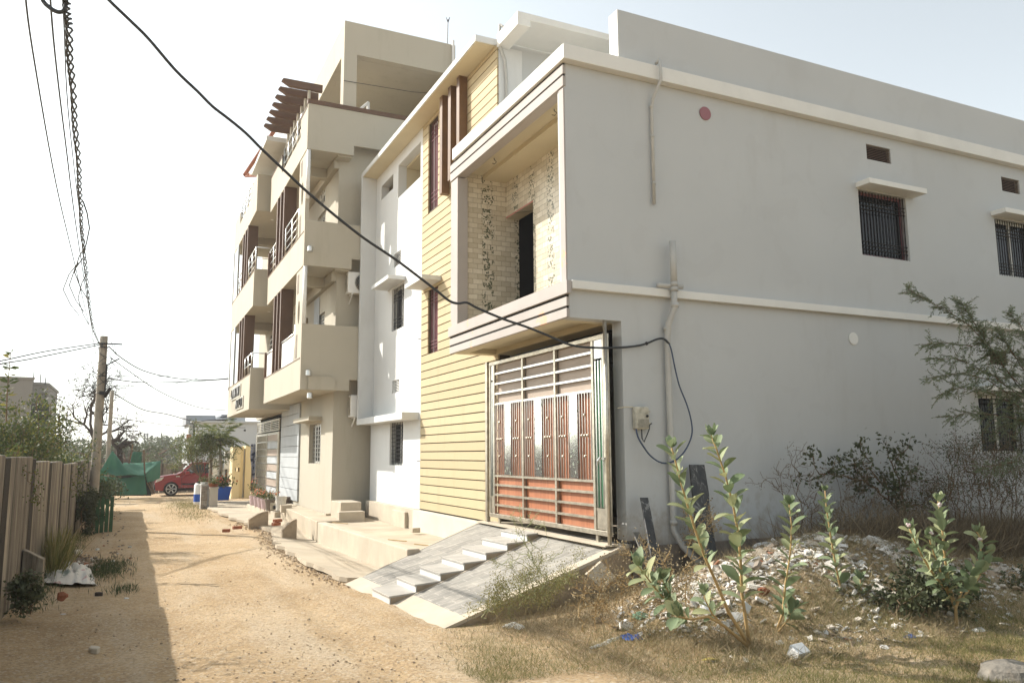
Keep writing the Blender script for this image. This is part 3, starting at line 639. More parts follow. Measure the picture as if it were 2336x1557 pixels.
rquad(.0, 1.0, .962, 1.003, top=-.035).build('ramp_wall', M['ramp_side'], rp); rquad(.0, 1.0, -.003, .02, top=-.035).build('ramp_wall', M['ramp_side'], rp)
for c in ((.0,.011),(T0-.011,T0),(T1,T1+.011),(.956,.999)): rquad(.131, 1.0, c[0], c[1], top=.006).build('ramp_edging', M['concrete'], rp)
MB().poly([tuple(rpt(1,0)),tuple(rpt(1,1)),(5.98,8.93,.60),(5.98,13.40,.572)], (0,0,-.6)).build('ramp_landing', M['paver'], rp)
NS = 7
for k in range(NS):
    s0, s1 = k/NS*.97+.015, (k+1)/NS*.97+.015
    z1 = rpt(s1, .5).z - .015 - (0.02 if k == NS-1 else 0); z0 = rpt(s0, .5).z-.02
    A, B, Cc, Dd = rpt(s0,T0), rpt(s0,T1), rpt(s1,T1), rpt(s1,T0)
    ph = k+.0
    rz1 = -.095 + .69*(k+1)/NS
    mb = MB(); P = [Vector((p.x,p.y,rz1-.022)) for p in (A,B,Cc,Dd)]
    mb.poly([tuple(p) for p in P], (0,0,-.6)); stp = mb.build('step', M['ramp_side'], rp)
    e = (A-Dd).normalized()*.02; e2 = (B-A).normalized()*.012
    mb = MB(); q = [Vector((p.x,p.y,rz1-.022)) for p in (A+e+e2, B+e-e2, B+e*.1-e2, A+e*.1+e2)]; mb.poly([tuple(p) for p in q], (0,0,-.16)); mb.build('riser', M['marble'], stp)
    P2 = [Vector((p.x,p.y,rz1-.022)) for p in (A+e*1.8,B+e*1.8,Cc,Dd)]
    mb = MB().poly([tuple(p) for p in P2], (0,0,.022)); mb.build('tread', M['granite_tread'], stp, bevel=.003)
# ================================================================== CREAM APARTMENT BUILDING
CREAM_K, CREAM_FROM, CREAM_TO = .928, Vector((4.30,23.35,3.66)), Vector((3.99,21.67,3.526))   # traced from image pixels, scaled about the camera, written as a corner move
XFORM = lambda p: CREAM_TO+(Vector(p)-CREAM_FROM)*CREAM_K
ap = thing('apartment_building', 'four-storey cream apartment building with brown fins and stacked balconies', 'building', (5.3, 23.4, .1))
S, XF, XR = 23.35, 4.30, 5.40
fr = lambda h: (h[0]*1.019, h[1]*1.019, 1.8+(h[2]-1.8)*1.019, 1.8+(h[3]-1.8)*1.019)
UW = [fr((25.05,26.87,1.50,2.76))]
def yz(u, v, X): p = at(u, v, X=X); return p.y, p.z
HW = [fr(h) for h in ((24.95,25.88,5.15,6.30),(25.2,26.4,8.35,9.75),(25.3,26.1,10.05,10.45),(33.8,36.2,4.9,7.0))]
mb = MB().wall('x', XR, XR+.2, 23.85, 33.0, -.4, 12.4, UW+HW).wall('x', XR, XR+.2, 33.0, 40.5, 3.45, 12.4, HW)
mb.wall('y', 23.85, 24.05, XR+.2, 16, -.4, 12.4).wall('x', 15.8, 16, 24.05, 40.5, -.4, 12.4).wall('y', 40.3, 40.5, XR+.2, 15.8, -.4, 12.4).box(XR+.2, 15.8, 24.05, 40.3, 12.25, 12.4)
mb.build('wall', M['cream'], ap)
window(ap, 'x', XR, *UW[0], .20, barm=M['steel'], nbars=6, rows=tuple(.06+.11*k for k in range(9)), mull=1, br=.013)
for h in HW[:2]: window(ap, 'x', XR, *h, .12, nbars=6, rows=(.15,.25,.75,.85), mull=1, barm=M['white_metal'], br=.012)
window(ap, 'x', XR, *HW[2], .05, nbars=4, rows=(.5,), mull=0, barm=M['white_metal'], br=.012)
window(ap, 'x', XR, *HW[3], .06, nbars=3, rows=tuple(.1+.115*k for k in range(8)), mull=0, barm=M['pipe_white'], br=.03)
y0, z0 = 25.0, 2.80
sunshade(ap, 'x', XR, 25.4, 28.1, 2.86, .42, .13, M['cream'])
def balcony(xf, s, n, zb, zt, zst, gap=None, sx=5.9, notch=None):
    """slab, front parapet, south-side parapet"""
    mb = MB().box(xf+.004, XR, s+.004, n, zb, zb+.16)
    mb.build('balcony_slab', M['cream'], ap)
    holes = [(gap[0], gap[1], gap[2], zt+1)] if gap else []
    MB().wall('x', xf, xf+.12, s+.12, n, zb-.002, zt, holes).build('balcony_front', M['cream'], ap, bevel=.006)
    hs = [(5.74, 9, zb-1, zb+.32)] if notch else []
    MB().wall('y', s, s+.12, xf, sx, zb-.002, zst, hs).build('balcony_side', M['cream'], ap, bevel=.006)
    MB().box(xf-.012, xf+.132, s+.13, n, zt, zt+.03).build('coping', M['cream_dark'], ap) if not gap else None
def pierplate(x0, x1, y0, y1, z0, z1, yc, zc, ry, rz):
    """a thin pier panel with an oval hole through it"""
    n = 32; mb = MB(); rect = []; ell = []
    for k in range(n):
        a = 2*PI*k/n+PI/4; c, s_ = math.cos(a), math.sin(a); m_ = max(abs(c), abs(s_)); c2, s2 = c/m_, s_/m_
        rect.append((yc+c2*((y1-yc) if c2 > 0 else (yc-y0)), zc+s2*((z1-zc) if s2 > 0 else (zc-z0)))); ell.append((yc+ry*c, zc+rz*s_))
    for k in range(n):
        j = (k+1)%n
        for x in (x0, x1): mb.face([(x,*rect[k]),(x,*rect[j]),(x,*ell[j]),(x,*ell[k])])
        mb.face([(x0,*ell[k]),(x1,*ell[k]),(x1,*ell[j]),(x0,*ell[j])]); mb.face([(x0,*rect[k]),(x1,*rect[k]),(x1,*rect[j]),(x0,*rect[j])])
    mb.build('pier', M['cream'], ap)
balcony(XF, S, 30.5, 3.66, 4.58, 5.60, sx=6.9, notch=1)
balcony(XF, S, 30.5, 7.36, 8.40, 8.75, sx=6.9, notch=1)
balcony(XF, S, 30.5, 10.97, 12.34, 12.42, gap=(24.5,27.95,11.75), sx=8.5, notch=1)
MB().box(XF-.02, 8.5, S-.03, S+.14, 12.42, 12.55).build('coping', M['brown'], ap); MB().box(XF-.015, XF+.13, S+.14, 24.5, 12.34, 12.38).box(XF-.015, XF+.13, 27.95, 30.5, 12.34, 12.38).build('coping', M['brown'], ap)
for zb in (7.36, 10.97):
    MB().box(XR-.14, XR+.3, S+.125, 23.86, zb-.05, zb+.15).box(XF+.13, XR-.14, 24.9, 25.2, zb-.30, zb-.002).box(XR-.15, XR-.002, 23.86, 30.4, zb-.30, zb-.002).build('beam', M['cream'], ap)
# the small cement shelf under the lowest side parapet
MB().box(4.52, 5.3, 23.28, S-.002, 3.66, 4.05).build('side_shelf', M['cream'], ap)
for z0, z1 in ((4.61,7.358),(8.43,10.968)):
    zc = (z0+z1)/2; pierplate(XF+.02, XF+.14, 23.5, 24.55, z0, z1, 24.02, zc+.05, .17, .36)
    MB().tube([(XF+.07, S+.075, z0+1.0), (XF+.07, S+.075, z1)], .06, 10).build('corner_pipe', M['pipe_white'], ap, smooth=True)
    zc = (z0+z1)/2
    for a, b in ((zc+.65, z1-.12),(z0+.05, zc-.6)):
        for y in (24.12, 24.28): MB().box(XF+.012, XF+.022, y, y+.05, a, b).build('inlay_strip', M['brown'], ap)
    for k, y in enumerate((27.15, 27.85, 28.55)):
        MB().box(XF-.02, XF+.40, y, y+.16, z0-.02, z1).build('brown_fin', M['brown'], ap, bevel=.004)
def railing(parent, x, y0, y1, z0, z1, rows=4, posts=3, axis='y', r=.025):
    mb = MB(); P = (lambda t, z: (x, t, z)) if axis == 'y' else (lambda t, z: (t, x, z))
    for k in range(rows): 
        z = z0+(z1-z0)*(k+1)/rows; mb.tube([P(y0, z), P(y1, z)], r if k == rows-1 else r*.75, 8)
    for k in range(posts):
        t = y0+(y1-y0)*k/(posts-1); mb.tube([P(t, z0), P(t, z1)], r, 8)
    return mb.build('railing', M['steel'], parent, smooth=True)
railing(ap, XF+.06, 24.65, 27.05, 8.43, 9.45); railing(ap, XF+.06, 28.8, 30.45, 8.43, 9.45)
MB().box(XF+.05, XF+.07, 24.75, 27.05, 4.61, 5.45).build('balcony_glass', M['white_and_sunlit'], ap); MB().box(XF+.05, XF+.07, 28.8, 30.3, 4.61, 5.45).build('balcony_glass', M['white_and_sunlit'], ap)
mb = MB().tube([(XF+.06,24.6,5.50),(XF+.06,27.1,5.50)], .035, 8).tube([(XF+.06,28.75,5.50),(XF+.06,30.4,5.50)], .035, 8).tube([(XF+.06,24.66,4.6),(XF+.06,24.66,5.75)], .04, 8); mb.build('railing', M['steel'], ap, smooth=True)
railing(ap, XF+.06, 24.5, 27.95, 11.75, 12.6, 3, 5)
for z in (4.61, 8.43): MB().box(XF-.02, XF+.3, 30.42, 30.5, z, z+.95).build('end_panel', M['brown'], ap)
MB().box(XF+.0, XF+.12, 27.95, 28.05, 11.76, 12.33).build('end_panel', M['brown'], ap)
# inner balcony wall with blue-grey cladding and a picture panel
MB().box(XR-.03, XR-.002, 26.2, 27.0, 3.9, 7.0).build('balcony_cladding', M['cement_cladding'], ap); MB().box(XR-.05, XR-.003, 28.2, 29.1, 5.0, 6.6).build('picture_panel', islandmat('red brown picture', [(0,(.30,.10,.06)),(.5,(.25,.2,.12))]), ap)
# second balcony stack
X2, S2, N2 = 3.85, 30.95, 38.5
for zb, zt, zs in ((3.48,4.80,5.05),(7.40,8.75,8.85),(11.15,12.65,12.62)):
    balcony(X2, S2, N2, zb, zt, zs, sx=XR-.002, gap=(33.0,36.5,zt-.55) if zb > 11 else None)
for z0, z1 in ((4.83,7.398),(8.78,11.148)):
    for k, y in enumerate((33.2, 34.0, 34.8)): MB().box(X2-.02, X2+.38, y, y+.18, z0-.02, z1).build('brown_fin', M['brown'], ap, bevel=.004)
    MB().box(X2+.02, X2+.06, 36.6, 38.4, z0, z1).build('white_screen', M['white_and_sunlit'], ap)
    for y in (36.62, 38.3): MB().tube([(X2+.0, y, z0), (X2+.0, y, z1)], .04, 8).build('screen_post', M['steel'], ap)
    MB().box(X2-.02, X2+.05, 38.42, 38.5, z0-.1, z0+.95).build('end_panel', M['brown'], ap)
railing(ap, X2+.06, 31.05, 33.1, 8.78, 9.7); railing(ap, S2+.05, 3.9, 5.25, 8.86, 9.7, 2, 3, 'x'); railing(ap, X2+.06, 31.05, 33.1, 4.83, 5.6, 2, 3); railing(ap, S2+.05, 3.9, 5.25, 5.06, 5.6, 1, 3, 'x')
railing(ap, X2+.06, 33.0, 36.5, 12.1, 12.9, 3, 4); railing(ap, X2+.06, 35.1, 38.4, 8.78, 9.7, 3, 4)
for z0, z1 in ((7.1,7.398),(10.85,11.148)): MB().box(X2+.6, XR, 35.0, 35.3, z0, z1).build('beam', M['cream'], ap)
for zb in (7.36, 7.40, 11.15, 10.97):
    for dx, y in ((.4, 29.0),(.75, 29.6)) if zb in (7.36,10.97) else ((.5,32.0),(.9,33.0)):
        MB().lathe([(.06,-.012),(.06,0)], (XF+dx-.2, y, zb-.001), 12).build('ceiling_lamp', M['pipe_white'], ap)
# name plates: two plaques of raised letter strokes
def plaque(y0, y1, z0, z1, strokes):
    p = MB().box(X2-.035, X2-.002, y0, y1, z0, z1).build('name_plate', M['steel_dirty'], ap, bevel=.01); mb = MB(); n = len(strokes); h = z1-z0
    for k, st in enumerate(strokes):
        yc = y1-(y1-y0)*(k+.5)/n; wd = (y1-y0)/n*.36
        for (a, b) in st:
            mb.tube([(X2-.045, yc-a[0]*wd, z0+h*(.5+.36*a[1])), (X2-.045, yc-b[0]*wd, z0+h*(.5+.36*b[1]))], .022, 5)
    mb.build('raised_lettering', M['granite'], p)
Lv = [((-1,1),(0,-1)),((0,-1),(1,1))]; Ln = [((-1,-1),(-1,1)),((-1,1),(1,-1)),((1,-1),(1,1))]; Li = [((0,-1),(0,1))]; La = [((-1,-1),(0,1)),((0,1),(1,-1)),((-.5,-.2),(.5,-.2))]; Lu = [((-1,1),(-1,-.6)),((-1,-.6),(0,-1)),((0,-1),(1,-.6)),((1,-.6),(1,1))]
plaque(33.6, 36.7, 4.12, 4.66, [Lu, Ln, Ln, La, Ln, Li]); plaque(32.6, 34.9, 3.62, 4.10, [Ln, Li, Lv, Lu, Li])
# blue-grey cladding beside the steel gate
mb = MB(); z = .15
while z < 3.6: mb.box(XR-.06, XR-.002, 28.95, 32.75, z, min(z+.375, 3.62)); z += .39
mb.build('cladding', M['cement_cladding'], ap, bevel=.004)
mb = MB().box(5.9, 6.0, 33.0, 40.3, -.3, 3.45); mb.build('gate_recess', M['cream'], ap)
for y in (33.5, 35.6, 37.7): MB().box(5.86, 5.898, y, y+.25, 3.0, 3.44).build('tile_strip', M['white_and_sunlit'], ap)
# rooftop tower frame
TX = 5.36
mb = MB().wall('y', S+.002, S+.28, TX, 9.1, 12.56, 15.38, [(5.77, 8.72, 12.0, 14.31)]); mb.wall('x', TX, TX+.25, S+.28, 36.5, 12.41, 15.38, [(23.75, 36.2, 12.0, 14.31)]).box(TX+.25, 9.1, S+.28, 36.5, 14.30, 14.45); mb.wall('x', 8.85, 9.1, S+.28, 36.5, 12.41, 14.30); mb.wall('y', 36.2, 36.5, TX+.25, 8.85, 12.41, 14.30)
mb.build('tower', M['cream'], ap)
MB().tube([(9.0, S-.05, 12.6),(9.0, S-.05, 15.5)], .05, 8).build('tower_pipe', M['pipe_white'], ap)
mb = MB().tube([(6.3,23.9,12.4),(6.3,23.9,13.05)], .05, 8).tube([(6.3,23.9,13.05),(5.9,23.8,12.6)], .04, 8); mb.build('roof_pipe', M['pipe_white'], ap)
MB().tube([(TX, S-.02, 13.35),(7.6, S-.02, 13.42),(9.1,S-.02,13.6)], .01, 4).build('wall_wire', M['wire'], ap)
MB().tube([at(1018,190,Y=23.5), at(1022,44,Y=23.5)], .018, 5).tube([at(1022,52,Y=23.5), at(1018,40,Y=23.5)], .012, 4).tube([at(1022,52,Y=23.5), at(1026,40,Y=23.5)], .012, 4).build('antenna', M['wire'], ap)
# pergola planks over the top terrace
tips = [(665,208),(655,219),(649,230),(642,242),(637,254),(631,265),(624,277)]
for k in range(7):
    y = 23.75+.62*k; x0 = 3.55; z = 13.05
    MB().poly([(XF+.5,y,z),(x0+.25,y,z),(x0,y,z+.14),(x0+.05,y,z+.22),(XF+.5,y,z+.22)], (0,.14,0)).build('pergola_plank', M['brown'], ap)
    MB().tube([(XF+.1,y+.07,12.36),(XF+.1,y+.07,13.04)], .045, 8).build('pergola_post', M['cream'], ap)
mb = MB().box(3.75, 5.3, 28.2, 32.2, 12.95, 13.12); mb.build('terrace_canopy', M['fin_grey'], ap)
MB().box(4.5, 5.3, 31.0, 31.3, 12.62, 13.8).build('terrace_column', M['cream'], ap)
A, B, Cc, Dd = at(630,298,Y=34.0), at(560,402,Y=37.5), at(608,402,Y=32.0), at(650,310,Y=31.0)
mb = MB(); pts = [A, B, at(612,400,Y=34.5), at(655,310,Y=31.8)]; mb.poly([tuple(p) for p in pts], (0,0,.05)); rf = mb.build('tiled_roof', M['fin_grey'], ap)
mb = MB()
for k in range(26):
    p = A.lerp(B, k/25); mb.ball(p+Vector((-.02,0,.08)), .10, 6)
for k in range(7): mb.ball(B.lerp(pts[2], k/6)+Vector((0,0,.06)), .09, 6)
mb.build('roof_tile_edge', M['red_brick'], rf)
mb = MB().tube([A, B], .07, 6).tube([B, pts[2]], .06, 6); mb.build('eave_board', M['red_brick'], rf)
mb = MB()
for k in range(1,5): mb.tube([A.lerp(B, k/5)+Vector((0,0,-.04)), pts[3].lerp(pts[2], k/5)+Vector((0,0,-.04))], .03, 5)
mb.build('rafter', M['steel'], rf)
# air conditioners, lamps
def ac_unit(loc, label):
    t = thing('air_conditioner', label, 'air conditioner', loc, 0, 'outdoor air conditioner units')
    x, y, z = loc
    MB().box(x-.42, x+.42, y-.16, y+.16, z, z+.66).build('casing', M['pipe_white'], t, bevel=.02)
    mb = MB()
    for k in range(6): mb.tube([(x+.08+r_*math.cos(a), y-.165, z+.33+r_*math.sin(a)) for r_ in [.05*(k+1)] for a in [2*PI*i/20 for i in range(21)]], .006, 4, cap=False)
    mb.build('fan_guard', M['steel_dirty'], t); MB().lathe([(.28,0),(.28,.004)], (x+.08,y-.162,z+.33), 20, Matrix.Rotation(PI/2,3,'X')).build('fan_disc', M['black'], t)
    mb = MB()
    for k in range(6): mb.box(x-.435, x-.42, y-.14, y+.14, z+.07+.1*k, z+.085+.1*k)
    for k in range(5): mb.box(x-.436, x-.421, y-.13+.06*k, y-.12+.06*k, z+.05, z+.60)
    mb.build('side_grille', M['steel_dirty'], t)
    mb = MB().box(x-.3, x-.26, y-.16, y+.32, z-.04, z-.002).box(x+.26, x+.3, y-.16, y+.32, z-.04, z-.002).poly([(x-.29,y-.12,z-.04),(x-.29,y+.3,z-.32),(x-.29,y+.3,z-.27),(x-.29,y-.05,z-.04)], (.03,0,0)); mb.build('bracket', M['pipe_white'], t)
    return t
p = at(818,675,Y=23.60); ac_unit((p.x+.05, 23.60, p.z+.05), 'white air conditioner on the upper side wall of the cream building behind the grey fin')
p = at(822,955,Y=23.60); ac_unit((p.x+.08, 23.60, p.z+.05), 'white air conditioner on the lower side wall of the cream building behind the grey ledge')
def wall_lamp(loc, label, d=-1):
    t = thing('wall_lamp', label, 'wall lamp', loc, 0, 'wall lamps on the cream building'); x, y, z = loc
    MB().tube([(x,y+.12,z+.02),(x,y,z+.05)], .03, 8).build('arm', M['steel'], t); MB().lathe([(.055,.09),(.075,.07),(.08,-.07),(.05,-.09)], (x,y,z), 12).build('lamp_shade', M['steel'], t)
p = at(708,567,Y=23.2); wall_lamp((p.x,23.22,p.z), 'small steel wall lamp on the upper cream side parapet, cracked plaster around it')
p = at(704,850,Y=23.2); wall_lamp((p.x,23.22,p.z), 'small steel wall lamp on the lower cream side parapet')
p = at(707,900,Y=23.2); wall_lamp((p.x,23.22,p.z-.02), 'white bulb lamp hanging just under the lowest cream balcony')
# steel gate of the cream building
sg = thing('steel_gate', 'dusty steel gate with taupe panels under the far cream balcony', 'gate', (5.35, 36, .1))
mb = MB().box(5.32,5.38,33.15,33.45,.1,2.72).box(5.32,5.38,36.2,36.35,.1,2.72).box(5.32,5.38,39.3,39.6,.1,2.72).box(5.32,5.38,33.45,39.3,2.66,2.72).box(5.32,5.38,33.45,39.3,.1,.18); mb.build('gate_frame', M['steel_dirty'], sg)
for k in range(8):
    z0 = .19+.31*k; MB().box(5.345,5.355,33.46,36.2,z0,z0+.27).build('gate_panel', M['gate_grey'] if k%2 else M['cement_cladding'], sg); mb = MB().box(5.33,5.37,33.46,36.2,z0+.27,z0+.31).box(5.33,5.37,36.35,39.3,z0+.27,z0+.31); mb.build('gate_rail', M['steel'], sg)
mb = MB()
for k in range(16): mb.tube([(5.35, 36.45+.18*k, .18), (5.35, 36.45+.18*k, 2.66)], .02, 5)
mb.build('gate_bars', M['steel_dirty'], sg)
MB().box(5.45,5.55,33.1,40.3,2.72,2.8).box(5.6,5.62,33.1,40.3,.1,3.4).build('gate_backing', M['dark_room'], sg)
mb = MB().wall('x', 5.33, 5.38, 33.2, 39.5, 2.78, 3.26, [(33.3+2.1*k, 33.3+2.1*k+1.95, 2.83, 3.21) for k in range(3)])
for k in range(5): mb.box(5.34,5.37,33.3,39.45,2.87+.075*k,2.90+.075*k)
mb.build('ventilator', M['steel_dirty'], sg)
# platform and steps in front of the cream building
mb = MB().poly([(4.55,21.7,-.5),(5.38,21.7,-.5),(5.38,33.2,-.5),(4.75,33.2,-.5),(4.7,26,-.5)], (0,0,.52)); o = mb.build('doorstep', M['concrete_floor'], bevel=.02); tag(o, kind='structure')
z5 = at(765,1140,X=5.32).z
MB().box(5.32, 5.9, 22.3, 23.49, -.4, .46).build('wall_step', M['concrete'], bevel=.015); tag(bpy.data.objects['wall_step'], 'cement block step at the mouth of the gap between the white and cream houses', 'step')
MB().box(5.15, 5.86, 21.75, 22.05, -.4, .24).build('low_step', M['concrete'], bevel=.015); tag(bpy.data.objects['low_step'], 'low cement curb in front of the gap between the white and cream houses', 'curb')
def fillet(u0, v0, u1, v1, yy, h, label):
    a = at(u0, v0, Y=yy); b = at(u1, v1, Y=yy); mb = MB(); n = 10
    x0, x1, zb = a.x, b.x, a.z-.3
    pts = [(x0,yy,zb)]+[(x0+(x1-x0)*k/n, yy, a.z+(b.z+h-a.z)*math.sin(PI/2*k/n)) for k in range(n+1)]+[(x1,yy,zb)]
    o = mb.poly(pts, (0,.22,0)).build('ramp_cheek', M['ramp_side'], bevel=.01); tag(o, label, 'curb', 'curved cement ramp cheeks before the cream building')
fillet(568,1184,613,1165,25.6,.0, 'curved cement ramp cheek nearer the flower pots'); fillet(645,1208,678,1183,22.6,.0, 'curved cement ramp cheek meeting the far end of the kerb wall')
XFORM = None
# ================================================================== FOLIAGE TOOLS
def leaf_mesh(name, pts, dirs, size, mat, parent=None, wid=.45, jit=.5, norm=None, fold=True, ribs=False, world=True):
    """one mesh of small folded leaves: pts (n,3) leaf bases, dirs (n,3) rough directions, size (n,) lengths"""
    pts = np.asarray(pts, float); n = len(pts); d = np.asarray(dirs, float)+RNG.normal(0, jit, (n,3)); d /= np.linalg.norm(d, axis=1)[:,None]+1e-9
    rnd = RNG.normal(0, 1, (n,3)) if norm is None else np.asarray(norm, float)+RNG.normal(0, .35, (n,3))
    s = np.cross(d, rnd); s /= np.linalg.norm(s, axis=1)[:,None]+1e-9; nn = np.cross(s, d)
    L = np.asarray(size)[:,None]*np.ones((n,1)); W = L*wid
    v = np.empty((n,4,3)); v[:,0] = pts; v[:,1] = pts+d*L*.5+s*W*.5+nn*W*.16; v[:,2] = pts+d*L; v[:,3] = pts+d*L*.5-s*W*.5+nn*W*.16
    me = bpy.data.meshes.new(name); me.vertices.add(4*n); me.vertices.foreach_set('co', v.ravel())
    k = np.arange(n)[:,None]*4
    f = np.concatenate([k+np.array([[0,1,2]]), k+np.array([[0,2,3]])], axis=1).reshape(-1)
    me.loops.add(6*n); me.loops.foreach_set('vertex_index', f.astype(np.int32)); me.polygons.add(2*n)
    me.polygons.foreach_set('loop_start', (np.arange(2*n)*3).astype(np.int32)); me.polygons.foreach_set('loop_total', np.full(2*n, 3, np.int32))
    me.update(); me.validate(); me.materials.append(mat)
    o = bpy.data.objects.new(name, me); C.objects.link(o)
    if parent:
        o.parent = parent
        if world and parent.type == 'EMPTY': o.matrix_parent_inverse = Matrix.Translation(-parent.location)
    return o
def rv(s=1.0): return Vector((random.gauss(0,s), random.gauss(0,s), random.gauss(0,s)))
def grow(mb, tips, p, d, L, r, lvl, spread=.55, kids=(2,3), up=.08, shrink=.68, seg=4, wig=.16, minr=.006, side=5):
    p = Vector(p); d = Vector(d).normalized(); pts = [p.copy()]; rr = [r]
    for k in range(seg):
        d = (d+rv(wig)+Vector((0,0,up))).normalized(); p = p+d*(L/seg); pts.append(p.copy()); rr.append(max(minr, r*(1-.42*(k+1)/seg)))
    mb.tube(pts, rr, side if r > .03 else 4, cap=False)
    if lvl <= 1: 
        for i in range(1, len(pts)): tips.append((pts[i], d.copy(), lvl))
    if lvl == 0: return
    for _ in range(random.randint(*kids)):
        i = random.randint(max(1, seg-2), seg); q = pts[i]; nd = (d+rv(spread)).normalized()
        grow(mb, tips, q, nd, L*shrink*random.uniform(.8,1.2), rr[i]*.75, lvl-1, spread, kids, up, shrink, seg, wig, minr, side)
def leaves_from(tips, per, size, spread, wid=.45, droop=0.0):
    P, D, Sz = [], [], []
    for (p, d, l) in tips:
        for _ in range(per):
            P.append(tuple(p+rv(spread))); D.append(tuple(d*.6+rv(.5)+Vector((0,0,-droop)))); Sz.append(size*random.uniform(.6,1.3))
    return P, D, Sz
LM = {}
LM['fence_tree'] = leafmat('yellow-green small leaves', (.04,.062,.018), (.085,.115,.032), (.24,.21,.05), .3)
LM['dark_shrub'] = leafmat('dark green shrub leaves', (.035,.052,.022), (.07,.095,.04), (.12,.13,.05), .25)
LM['far'] = leafmat('distant foliage', (.06,.075,.03), (.12,.135,.06), None, .2)
LM['milkweed'] = leafmat('grey-green felted leaves', (.125,.175,.085), (.25,.30,.175), (.42,.41,.21), .22, .65)
LM['vine'] = leafmat('dull green leaves', (.055,.065,.032), (.10,.11,.055), None, .2)
LM['dry'] = leafmat('dry straw', (.19,.145,.08), (.31,.245,.14), (.46,.385,.245), .2, .8)
LM['dry_brown'] = leafmat('dead brown twigs and leaves', (.11,.085,.055), (.19,.15,.10), (.27,.21,.13), .2, .85)
LM['grass'] = leafmat('dry green grass', (.105,.115,.04), (.20,.195,.075), (.38,.30,.14), .3, .8)
LM['acacia'] = leafmat('fine grey-green leaflets', (.13,.165,.095), (.23,.27,.165), None, .45)
LM['palm'] = leafmat('palm leaflets', (.06,.09,.03), (.14,.17,.06), (.3,.28,.12), .3, .5)
LM['weed'] = leafmat('yellow-green feathery weed', (.16,.15,.05), (.28,.25,.10), (.38,.33,.16), .3, .8)
LM['flower'] = leafmat('pink and orange petals', (.6,.10,.10), (.65,.22,.08), (.7,.5,.45), .2)
LM['palepink'] = leafmat('pale pink buds', (.6,.45,.45), (.7,.62,.58), None, .2)
# ================================================================== BOUNDARY WALL (left)
bw = thing('boundary_wall', 'stained precast concrete boundary wall along the left of the lane', 'wall', (-1.3, 12, -.1))
y = -8.0; k = 0
while y < 33:
    y1 = y+2.25; zt = gz(y+1)+1.93+random.uniform(-.03,.03); zb = gz(y)-.3; mb = MB()
    mb.box(-1.40, -1.264, y+.01, y1-.01, zb, zt)
    mb.build('panel', M['fence'], bw, bevel=.012)
    MB().box(-1.45, -1.262, y1+.0, y1+.45, zb, zt-.03).build('post', M['fence_post'], bw, bevel=.01)
    y = y1+.45; k += 1
o = MB().poly([(-1.25,12.62,-.3),(-.98,12.62,-.3),(-1.0,12.62,.42),(-1.25,12.62,.56)], (0,.22,0)).build('leaning_slab', M['fence'], bevel=.01); tag(o, 'short broken concrete slab propped at the foot of the left boundary wall', 'slab')
rw = MB()
for k in range(14): rw.box(-3+.75*k, -3+.75*k+.72, 50.0+random.uniform(0,.02), 50.1, -.7, 1.32+random.uniform(-.03,.03))
o = rw.build('end_wall', M['fence'], bevel=.01); tag(o, 'low dark precast wall closing the far end of the lane behind the red car', 'wall')
# ================================================================== POLES AND WIRES
def utility_pole(x, y, h, r0, r1, label):
    t = thing('utility_pole', label, 'pole', (x, y, gz(y)), 0, 'concrete utility poles'); z0 = gz(y)-.3
    MB().tube([(x,y,z0+(h-z0)*k/8) for k in range(9)], r0, 12, r1).build('pole_shaft', M['pole'], t, smooth=True); return t
PX, PY_ = -.93, 26.0
pl = utility_pole(PX, PY_, 5.28, .135, .105, 'tall weathered concrete utility pole standing by the boundary wall, many wires on top')
MB().box(PX-.16,PX+.5,PY_-.13,PY_-.10,5.03,5.07).build('cross_arm', M['black'], pl)
mb = MB().box(PX+.10,PX+.14,PY_-.165,PY_-.12,3.45,4.45).tube([(PX+.1,PY_-.13,4.4),(PX+.45,PY_-.2,4.62)], .02, 6).box(PX+.10,PX+.15,PY_-.18,PY_-.12,3.85,4.42).box(PX-.02,PX+.14,PY_-.2,PY_-.12,3.55,3.65)
for z in (4.95, 4.1, 3.6): mb.tube([(PX+.125*math.cos(a),PY_+.125*math.sin(a),z) for a in [2*PI*i/14 for i in range(15)]], .014, 5)
mb.tube([(PX+.13,PY_-.12,3.5),(PX+.19,PY_-.2,3.62),(PX+.26,PY_-.22,3.75)], .05, 8); mb.build('clamp', M['black'], pl)
mb = MB()
for k in range(5):
    q = [Vector((PX+random.uniform(-.25,.45), PY_-.16, 5.0-.22*j+random.uniform(-.1,.1))) for j in range(7)]; mb.tube(q, .008, 4)
for rr in (.20,.16): mb.tube([(PX+.16+.05*math.cos(a), PY_-.16, 2.95+rr*1.2*math.sin(a)) for a in [2*PI*i/16 for i in range(17)]], .012, 4)
mb.build('loose_wire', M['cable'], pl)
p2 = at(256,890,Y=42); utility_pole(p2.x, 42, p2.z, .11, .085, 'thinner utility pole farther off behind the green netting')
def wire(name, pts, r, mat, label, group=None, sub=6, jit=0, cat='wire'):
    P = []
    for i in range(len(pts)-1):
        a, b = Vector(pts[i]), Vector(pts[i+1]); p0 = Vector(pts[i-1]) if i else a; p3 = Vector(pts[i+2]) if i+2 < len(pts) else b
        for k in range(sub):
            t = k/sub; P.append(.5*((2*a)+(b-p0)*t+(2*p0-5*a+4*b-p3)*t*t+(3*a-p0-3*b+p3)*t**3)+rv(jit))
    P.append(Vector(pts[-1])); o = MB().tube(P, r, 6).build(name, mat, smooth=True); return tag(o, label, cat, group)
tw = []
src = [(153,-60),(152,0),(156,60),(163,170),(172,290),(181,400),(184,470),(188,540),(196,620),(205,700),(214,755),(228,785)]
